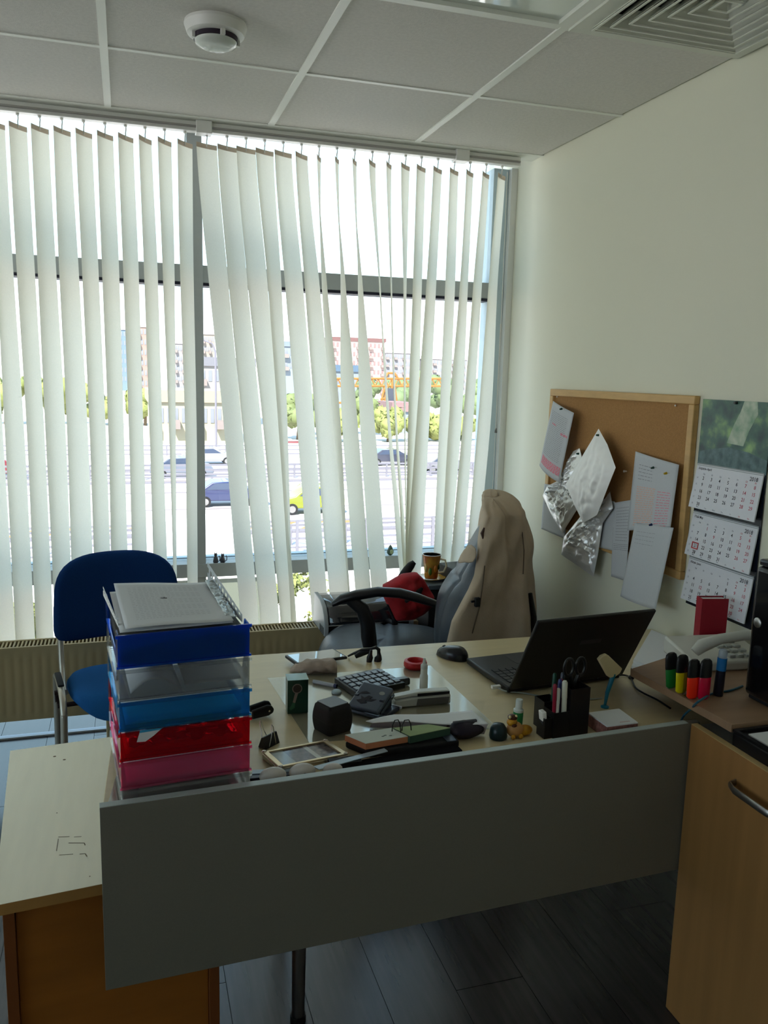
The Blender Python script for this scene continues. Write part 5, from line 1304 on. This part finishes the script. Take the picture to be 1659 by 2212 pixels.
MB().cyl((0, 0, 0), (-.012, .002, 0), .0025, .0045, 12).build('head', m_pw, t, smooth=True)

# ------------------------------------------------------------------ wall calendar
CX = WX-.003
ca, cb = P(1521, 862, x=CX), P(1659, 862, x=CX)
CL = ca.y; CW = .298; CT = ca.z
t = thing('wall_calendar', 'three-month wall calendar with a green waterfall picture on the right wall', 'calendar', (CX, CL, CT))
def cb_(y0_, y1_, z0_, z1_, x0_, x1_): # y measured toward the camera, z downwards
    return MB().box(-x1_, -x0_, -y1_, -y0_, -z1_, -z0_)
HH = .205
m_cn = mat('calendar_navy', (16, 22, 36), .25)
bb = MB(); bb.prism([(-.001, 0, 0), (-.001, -CW, 0), (-.001, -CW, -.66), (-.001, 0, -.66)], (-.0015, 0, 0)); bb.build('backing', m_cn, t)
pic = bpy.data.materials.new('waterfall_print'); pic.use_nodes = True; n = pic.node_tree; b = n.nodes['Principled BSDF']; b.inputs['Roughness'].default_value = .35
tcn = n.nodes.new('ShaderNodeTexCoord'); no = n.nodes.new('ShaderNodeTexNoise'); no.inputs['Scale'].default_value = 16; no.inputs['Detail'].default_value = 5
n.links.new(tcn.outputs['Object'], no.inputs[0]); rp = n.nodes.new('ShaderNodeValToRGB'); n.links.new(no.outputs[0], rp.inputs[0]); n.links.new(rp.outputs[0], b.inputs['Base Color'])
ee = rp.color_ramp.elements; ee[0].position = .3; ee[0].color = lin((34, 62, 64))+(1,); ee[1].position = .72; ee[1].color = lin((150, 190, 120))+(1,)
z_ = ee.new(.5); z_.color = lin((64, 104, 92))+(1,)
pi_ = MB(); pi_.prism([(-.0027, 0, 0), (-.0027, -CW, 0), (-.0027, -CW, -HH), (-.0027, 0, -HH)], (-.0006, 0, 0)); pi_.build('picture', pic, t)
m_fall = mat('waterfall_pale', (196, 206, 186), .4, noise_=(30, .3), c2=(110, 150, 120)); m_pool = mat('pool_print', (96, 128, 132), .4, noise_=(40, .5), c2=(50, 80, 84))
def onp(pts, x_): return [(-x_, -a*CW, -b_*HH) for a, b_ in pts]
MB().prism(onp([(.62, 0), (.80, 0), (.82, .18), (.72, .42), (.66, .64), (.42, .62), (.50, .35), (.58, .15)], .0034), (-.0003, 0, 0)).build('printed_waterfall', m_fall, t)
MB().prism(onp([(0, .80), (.2, .74), (.45, .68), (.75, .72), (1, .80), (1, 1), (0, 1)], .0034), (-.0003, 0, 0)).build('printed_pool', m_pool, t)
q = P(1594, 867, x=CX)-Vector(t.location); MB().cyl((0, q.y, -.006), (-.012, q.y, -.006), .005, .004, 12).build('pin_head', m_black, t)
months = [('Апрель April', [[2, 3, 4, 5, 6, 7, 8], [9, 10, 11, 12, 13, 14, 15], [16, 17, 18, 19, 20, 21, 22], [23, 24, 25, 26, 27, 28, 29], [30]], 14),
          ('Май May', [[0, 1, 2, 3, 4, 5, 6], [7, 8, 9, 10, 11, 12, 13], [14, 15, 16, 17, 18, 19, 20], [21, 22, 23, 24, 25, 26, 27], [28, 29, 30, 31]], 18),
          ('Июнь June', [[0, 0, 0, 0, 1, 2, 3], [4, 5, 6, 7, 8, 9, 10], [11, 12, 13, 14, 15, 16, 17], [18, 19, 20, 21, 22, 23, 24], [25, 26, 27, 28, 29, 30]], 22)]
tops = [.203, .357, .505]; PH = .139
m_cp = mat('calendar_paper', (222, 224, 232), .6); m_ck = mat('calendar_black', (62, 62, 72), .7); m_cr = mat('calendar_red', (196, 92, 112), .7); m_cg = mat('calendar_grey', (140, 142, 156), .7)
for (mn, wk, w0), zt__ in zip(months, tops):
    tiltx = .020
    def S_(y_, z__, l=0): # point on pad, y across, z down
        return Vector((-.006-tiltx*(z__/PH)*1.0-l, -y_, -(zt__+z__*.985)))
    pd = MB(); pd.prism([S_(.004, 0), S_(CW-.006, 0), S_(CW-.004, PH), S_(.002, PH)], (.004, 0, 0)).build('month_pad', m_cp, t)
    MB().prism([S_(.004, -.004, -.002), S_(CW-.006, -.004, -.002), S_(CW-.006, .004, .0006), S_(.004, .004, .0006)], (.0015, 0, 0)).build('pad_header', mat('comb_grey', (150, 156, 160), .4), t)
    ax = (S_(1, 0)-S_(0, 0)).normalized(); ay = (S_(0, 0)-S_(0, 1)).normalized()
    blk, red, gry = MB(), MB(), MB()
    text_into(blk, mn, .0105, S_(.014, .016, .0006), ax, ay); text_into(blk, '2018', .017, S_(CW-.022, .024, .0006), ax, ay, 'RIGHT')
    x0c, dxc, z0c, dzc = .045, .0375, .045, .0205
    for c_, wd in enumerate(('Пн', 'Вт', 'Ср', 'Чт', 'Пт', 'Сб', 'Вс')):
        text_into(gry if c_ < 5 else red, wd, .0065, S_(x0c+c_*dxc, .031, .0006), ax, ay, 'CENTER')
        text_into(gry if c_ < 5 else red, ('Mon', 'Tue', 'Wed', 'Thu', 'Fri', 'Sat', 'Sun')[c_], .0060, S_(x0c+c_*dxc, PH-.004, .0006), ax, ay, 'CENTER')
    for r_, wkr in enumerate(wk):
        text_into(gry, str(w0+r_), .0075, S_(.017, z0c+r_*dzc, .0006), ax, ay, 'CENTER')
        for c_, dnum in enumerate(wkr):
            if dnum:
                rd = c_ >= 5 or (mn[0] == 'М' and dnum in (1, 9)) or (mn[0] == 'И' and dnum == 12)
                text_into(red if rd else blk, str(dnum), .0150, S_(x0c+c_*dxc, z0c+r_*dzc+.002, .0006), ax, ay, 'CENTER')
    for b__, n__, m__ in ((blk, 'printed_dates', m_ck), (red, 'printed_weekends', m_cr), (gry, 'printed_small_text', m_cg)): tag(b__.build(n__, m__, t), kind='stuff')
    if mn.startswith('Май'):
        bx_, bz_ = x0c, z0c+3*dzc-.003; w_ = .015; b_ = MB()
        for a in ((-w_, w_, -w_*.72, -w_*.5), (-w_, w_, w_*.5, w_*.72), (-w_, -w_*.8, -w_*.5, w_*.5), (w_*.8, w_, -w_*.5, w_*.5)):
            b_.prism([S_(bx_+a[0], bz_+a[2], .001), S_(bx_+a[1], bz_+a[2], .001), S_(bx_+a[1], bz_+a[3], .001), S_(bx_+a[0], bz_+a[3], .001)], (-.001, 0, 0))
        b_.build('red_marker', mat('marker_red', (200, 50, 60), .3), t)

# ------------------------------------------------------------------ outside
GZ = -6.0
m_grd = mat('ground', (214, 206, 200), .9, noise_=(.05, .1))
m_road = mat('road', (196, 186, 186), .8, noise_=(.8, .06)); m_road2 = mat('lane_band', (112, 104, 106), .8)
g_ = tag(MB().box(-160, 420, YW+1, 900, GZ-1, GZ).build('ground', m_grd), kind='structure')
def gy(v): return P(640, v, z=GZ).y
rd = tag(MB().box(-160, 420, gy(1215), gy(962), GZ, GZ+.05).build('road', m_road), kind='structure')
for v0, v1 in ((1012, 1020), (1036, 1040), (1060, 1063), (1096, 1098), (1128, 1131), (1146, 1149)):
    MB().box(-160, 420, gy(v1), gy(v0), GZ+.05, GZ+.06).build('lane_band', m_road2, rd)
m_hatch = mat('hatch_orange', (150, 105, 66), .8)
hb = MB()
for k in range(12):
    x = -6+k*1.5; y0_ = gy(1150); hb.prism([(x, y0_, GZ+.051), (x+.4, y0_, GZ+.051), (x+2.2, y0_+2.5, GZ+.051), (x+1.8, y0_+2.5, GZ+.051)], (0, 0, .01))
hb.build('road_hatching', m_hatch, rd)
m_rail = mat('rail_grey', (104, 102, 112), .5)
def fence(v, hgt, rails, lab, step=2.0, r=.05):
    y = gy(v); t_ = thing('guard_rail', lab, 'guard rail', (0, y, GZ+.05))
    x0_, x1_ = P(-60, 900, y=y).x, P(1150, 900, y=y).x
    for k in range(rails):
        z_ = hgt*(k+1)/rails; MB().box(x0_, x1_, -.03, .03, z_-r, z_+r).build('rail', m_rail, t_)
    x = x0_; n_ = 0
    while x < x1_ and n_ < 60:
        MB().box(x-.06, x+.06, -.05, .05, 0, hgt).build('post', m_rail, t_); x += step; n_ += 1
fence(990, 1.1, 3, 'white railing along the far side of the road', 2.5, .05)
fence(1034, 1.0, 3, 'guard rail between the carriageways, the middle one', 3.5, .07)
fence(1052, .7, 2, 'low guard rail just in front of the middle one', 3.5, .05)
fence(1204, 1.5, 4, 'nearest railing running behind the window sill', 1.5, .035)
fence(1180, .9, 3, 'guard rail just beyond the nearest railing', 2.5, .05)
# cars
def car(u, v, L, Hc, c_, lab, flip=1, hatch=False):
    q = P(u, v, z=GZ+.05); t_ = thing('car', lab, 'car', (q.x, q.y, GZ+.05), (0, 0, 0))
    m_ = mat('car_'+'_'.join(map(str, c_)), c_, .25, coat=.6); W_ = 1.75; s = flip
    if hatch: prof = [(-.5, .25), (-.5, .55), (-.47, .68), (-.36, .98), (.10, 1.0), (.26, .66), (.46, .55), (.5, .40), (.5, .22)]; cab = [(-.42, .70), (-.34, .93), (.08, .95), (.20, .68)]
    else: prof = [(-.5, .25), (-.5, .58), (-.36, .66), (-.22, .96), (.08, 1.0), (.26, .68), (.46, .58), (.5, .42), (.5, .22)]; cab = [(-.30, .68), (-.19, .91), (.06, .94), (.20, .69)]
    MB().prism([(s*a*L, -W_/2, b_*Hc) for a, b_ in prof], (0, W_, 0)).build('body', m_, t_, bevel=.06, seg=3)
    for y_ in (-W_/2-.012, W_/2-.01): MB().prism([(s*a*L, y_, b_*Hc) for a, b_ in cab], (0, .022, 0)).build('side_window', mat('car_glass', (60, 70, 90), .1), t_)
    for a in (-.31, .31):
        for y_ in (-W_/2-.02, W_/2-.18):
            wh = MB().cyl((s*a*L, y_, .31), (s*a*L, y_+.2, .31), .31, n=20).build('wheel', m_blackm, t_, smooth=40)
            MB().cyl((s*a*L, y_-.01, .31), (s*a*L, y_+.21, .31), .19, n=14).build('hubcap', m_metal, wh)
    MB().box(s*.5*L-.03, s*.5*L+.01, -W_/2+.1, W_/2-.1, Hc*.42, Hc*.5).build('lamp_strip', m_white, t_)
car(492, 1090, 4.3, 1.45, (40, 48, 82), 'dark blue car on the near lane beside the mullion')
car(668, 1106, 3.6, 1.5, (110, 116, 30), 'yellow hatchback on the near lane', -1, True)
car(842, 1004, 4.4, 1.4, (56, 58, 72), 'dark grey saloon car on the far lane')
car(452, 1002, 4.3, 1.4, (122, 122, 128), 'white car on the far lane near the mullion', 1)
car(-10, 1032, 4.0, 1.6, (110, 34, 44), 'red car seen at the left edge between slats')
car(392, 1030, 4.4, 1.5, (104, 110, 124), 'silver car seen through the last slats left of the mullion')
car(960, 1020, 4.2, 1.4, (110, 110, 116), 'pale grey car on the far lane toward the right')
# trees
m_leaf = [mat('leaf_lime', (112, 118, 66), .7), mat('leaf_mid', (94, 104, 64), .7), mat('leaf_dark', (90, 104, 72), .7)]
m_trk = mat('trunk', (110, 92, 74), .9)
def tree(x, y, h_, r_, lab, leaves=420, ls=.55, gz=GZ, cat='tree', name='tree', sq=1.0, grp=None, mi=None, core=True):
    t_ = thing(name, lab, cat, (x, y, gz), group=grp)
    MB().tube([(0, 0, 0), (.1, 0, h_*.35), (0, .1, h_*.6)], [r_*.09, r_*.07, r_*.04], 8).build('trunk', m_trk, t_)
    b_ = MB(); rnd = random.Random(int(x*7+y*3)); cl_ = [Vector((rnd.uniform(-.6, .6)*r_, rnd.uniform(-.6, .6)*r_, min(h_-r_*.4, h_*.55+rnd.uniform(-.28, .32)*h_*sq))) for _ in range(11)]
    for k in range(leaves):
        c_ = cl_[k % 11]; d = Vector((rnd.gauss(0, 1), rnd.gauss(0, 1), rnd.gauss(0, 1))).normalized()
        p_ = c_+d*r_*.42*rnd.uniform(.6, 1.05); s_ = ls*rnd.uniform(.5, 1)
        a = Vector((rnd.gauss(0, 1), rnd.gauss(0, 1), rnd.gauss(0, 1))).normalized(); bq_ = a.cross(d).normalized()
        b_.add([p_-a*s_, p_-bq_*s_*.6, p_+a*s_, p_+bq_*s_*.6], [(0, 1, 2, 3)])
    o_ = b_.build('foliage', m_leaf[rnd.randrange(3) if mi is None else mi], t_); o_['kind'] = 'stuff'
    if core:
        c_m = MB()
        for c_ in cl_: c_m.ball(c_, r_*.40, 10, 7, fn=lambda d: 1+.25*noise.noise(d*2.2+Vector((x, y, 0))))
        o_ = c_m.build('crown', m_leaf[2 if mi is None else mi], t_, smooth=80); 
for u, vt_, yy, r_, lab, mi in (
    (645, 845, 94, 2.7, 'leafy tree beyond the road, seen between the middle slats', 1), (748, 884, 91, 2.2, 'low bushy tree left of the crane legs', 0), (840, 878, 91, 2.2, 'low bushy tree in front of the crane legs', 0),
    (922, 888, 92, 2.7, 'low bushy tree right of the crane legs', 0), (1005, 900, 93, 2.6, 'low bushy tree behind the right-hand slats', 0), (695, 852, 101, 2.6, 'mid green tree left of the low blue-windowed hall', 1),
    (785, 858, 102, 2.4, 'small tree left behind the crane legs', 1), (880, 795, 126, 3.6, 'tall dark tree on the rise behind the crane beam', 2), (796, 806, 131, 2.4, 'dark tree behind the left half of the crane beam', 2),
    (962, 806, 133, 3.2, 'tall dark tree on the rise behind the right slats', 2), (1040, 812, 133, 3.6, 'tree on the skyline nearest the right window edge', 2),
    (8, 806, 118, 3.4, 'lime tree at the far left edge, between slats', 0), (112, 814, 119, 3.4, 'lime tree third gap from the left slats', 0), (212, 826, 118, 2.8, 'lime tree left of the cream building', 0), (312, 838, 117, 2.6, 'lime tree just left of the mullion, over the cream roof', 0)):
    top = P(u, vt_, y=yy); tree(top.x, yy, top.z-GZ, r_, lab, 520, .42, sq=.9, mi=mi)
for u, vt_, yy, lab in ((600, 1262, 11.2, 'yellow-green shrub low in the window, leftmost of the pair by the laminator'), (656, 1238, 10.4, 'yellow-green shrub low in the window just left of the laminator'), (20, 1300, 11, 'sunlit shrub low behind the leftmost slats'), (72, 1302, 11.6, 'sunlit shrub low behind the slats by the blue chair')):
    top = P(u, vt_, y=yy); tree(top.x, yy, top.z+3, .36, lab, 1400, .045, gz=-3.0, cat='shrub', name='shrub', sq=2.0, mi=0, core=False)

# near low roof / parapet
t = thing('low_building', 'low pale green building wall just below the window', 'building', (0, 9.3, GZ))
qa, qb = P(330, 1255, y=9.3), P(588, 1252, y=9.3)
MB().box(qa.x, qb.x, 0, 4.0, 0, qa.z-GZ-.0).build('wall', mat('near_wall', (84, 88, 78), .8), t)
MB().box(qa.x-.05, qb.x+.05, -.05, 4.05, qa.z-GZ+.001, qa.z-GZ+.05).build('roof_cap', mat('near_roof', (236, 230, 228), .8), t)
tag(MB().box(-40, 60, YW+1.2, 18, GZ, -3.0).build('terrace_ground', m_grd), kind='structure')
# buildings
m_win = mat('far_window', (112, 115, 124), .3)  # lightened so the colour carries distant haze
def building(name, lab, u0, u1, vt_, y, dep, c_, cols_, rows_n, roof=None, gz=GZ, wm=None, vb0=None):
    a, b_ = P(u0, vt_, y=y), P(u1, vt_, y=y); h_ = a.z-gz; W_ = b_.x-a.x
    t_ = thing(name, lab, 'building', (a.x, y, gz))
    MB().box(0, W_, 0, dep, 0, h_).build('wall', mat('wall_'+'_'.join(map(str, c_)), c_, .85), t_)
    wb = MB(); cw = W_/cols_; rh = 3.0; n_ = 0
    for r_k in range(rows_n):
        z_ = h_-rh*(r_k+1)+.9
        if z_ < .5: break
        for c_k in range(cols_):
            wb.box(c_k*cw+cw*.25, c_k*cw+cw*.75, -.06, .04, z_, z_+1.5)
    ow = wb.build('window_rows', wm or m_win, t_); ow['kind'] = 'stuff'
    bb_ = MB()
    for c_k in range(0, cols_, 3):
        for r_k in range(rows_n):
            z_ = h_-rh*(r_k+1)+.3
            if z_ > .5: bb_.box(c_k*cw, c_k*cw+cw*.95, -1.0, -.05, z_, z_+.9)
    if bb_.v: ow = bb_.build('balcony_rows', mat('balcony', (118, 108, 106), .8), t_); ow['kind'] = 'stuff'
    MB().box(-.3, W_+.3, -.3, dep+.3, h_+.001, h_+1.2).build('roof', mat('roof_'+name+str(u0), roof or (200, 190, 190), .8), t_)
    return t_
building('apartment_block', 'tall brick-red and white apartment block with balconies beyond the trees', 716, 832, 735, 280, 18, (160, 138, 134), 13, 16, (96, 68, 68), wm=mat('win_rust', (124, 98, 98), .5))  # brick wall paled and desaturated, haze is put into its colour
building('apartment_block', 'pale apartment towers on the horizon right of the brick block', 834, 905, 762, 330, 20, (120, 116, 120), 12, 10)
building('apartment_block', 'long pale block on the horizon toward the right slats', 915, 1010, 775, 340, 20, (122, 118, 121), 14, 8)
building('apartment_block', 'white apartment tower beside the mullion on the skyline', 438, 464, 722, 260, 16, (126, 118, 112), 6, 18)
building('apartment_block', 'white tower seen between the slats left of the mullion', 378, 398, 742, 260, 16, (124, 120, 122), 4, 16)
building('apartment_block', 'pinkish tower seen behind the slats further left', 296, 330, 706, 260, 16, (128, 110, 104), 5, 18)
building('office_tower', 'pale blue glass tower between the left slats', 252, 272, 712, 300, 14, (92, 110, 130), 3, 20)
building('warehouse', 'long cream building with small windows across the road', 325, 512, 868, 88, 12, (144, 140, 122), 12, 3, (132, 126, 110))
building('warehouse', 'white flat-roofed building above the cream one', 432, 548, 790, 118, 20, (132, 128, 128), 8, 3, (100, 100, 108))
building('warehouse', 'pale blue-roofed hall seen behind the middle slats', 612, 660, 748, 200, 20, (112, 120, 130), 4, 2, (98, 108, 122))
building('warehouse', 'low blue-windowed hall left of the crane', 715, 775, 802, 150, 12, (112, 120, 130), 6, 2, (70, 88, 108))
building('shed', 'small blue and white shed at the foot of the crane', 850, 890, 889, 104, 6, (116, 126, 140), 3, 1, (120, 96, 98))
t = thing('red_truck', 'red lorry roof showing beyond the far railing', 'truck', P(632, 962, y=90)-Vector((0, 0, 1.2)))
MB().box(-2.2, 2.2, -1, 1, 0, 1.6).build('cargo_box', mat('truck_red', (110, 44, 50), .5), t, bevel=.05)
MB().box(2.3, 3.4, -1, 1, 0, 1.3).build('cab', mat('truck_cab', (200, 200, 206), .4), t, bevel=.1)
for x in (-1.5, 1.2, 2.8): MB().cyl((x, -1.05, 0), (x, 1.05, 0), .45, n=16).build('axle_wheels', m_blackm, t)
# lamp post
q = P(467, 965, y=84)
t = thing('street_lamp', 'thin grey lamp post across the road near the mullion', 'street lamp', (q.x, 84, GZ))
MB().tube([(0, 0, 0), (0, 0, 9.5), (-.3, 0, 10.2), (-1.2, 0, 10.5)], [.12, .09, .07, .05], 8).build('pole', m_rail, t)
MB().box(-1.9, -1.1, -.15, .15, 10.42, 10.6).build('lamp_head', m_rail, t)
# gantry crane
m_or = mat('crane_orange', (136, 92, 40), .6); YC = 112
def CP(u, v): return P(u, v, y=YC)
o_ = CP(845, 890); o_.z = GZ
t = thing('gantry_crane', 'orange gantry crane with lattice beam among the trees', 'crane', o_)
def beam(pts, r_, nm, m=m_or): 
    b_ = MB()
    for a, c_ in pts: b_.cyl(CP(*a)-o_, CP(*c_)-o_, r_, n=6)
    return b_.build(nm, m, t)
tops_ = [(700+k*14, 818+((-1)**k)*0) for k in range(16)]
beam([((690, 818), (960, 818)), ((690, 834), (960, 834))], .16, 'beam_chord')
lt = []
for k in range(18):
    u = 694+k*14.5; lt += [((u, 834), (u+7.2, 818)), ((u+7.2, 818), (u+14.5, 834))]
beam(lt, .09, 'beam_lattice')
beam([((832, 834), (815, 905)), ((838, 834), (822, 905)), ((848, 820), (843, 912)), ((852, 834), (862, 905)), ((815, 890), (862, 890)), ((822, 862), (856, 862)), ((828, 846), (852, 846)), ((820, 875), (850, 850))], .17, 'leg_frame')
beam([((726, 834), (722, 905)), ((740, 834), (742, 905)), ((724, 870), (741, 870))], .16, 'leg_frame')
beam([((846, 834), (846, 842)), ((838, 806), (852, 806)), ((838, 806), (832, 818)), ((852, 806), (860, 818))], .16, 'trolley')
a_ = CP(841, 848)-o_; MB().box(a_.x-.55, a_.x+.55, a_.y-.8, a_.y+.8, a_.z-1.2, a_.z+.6).build('operator_cab', mat('cab_dark', (60, 64, 76), .4), t)
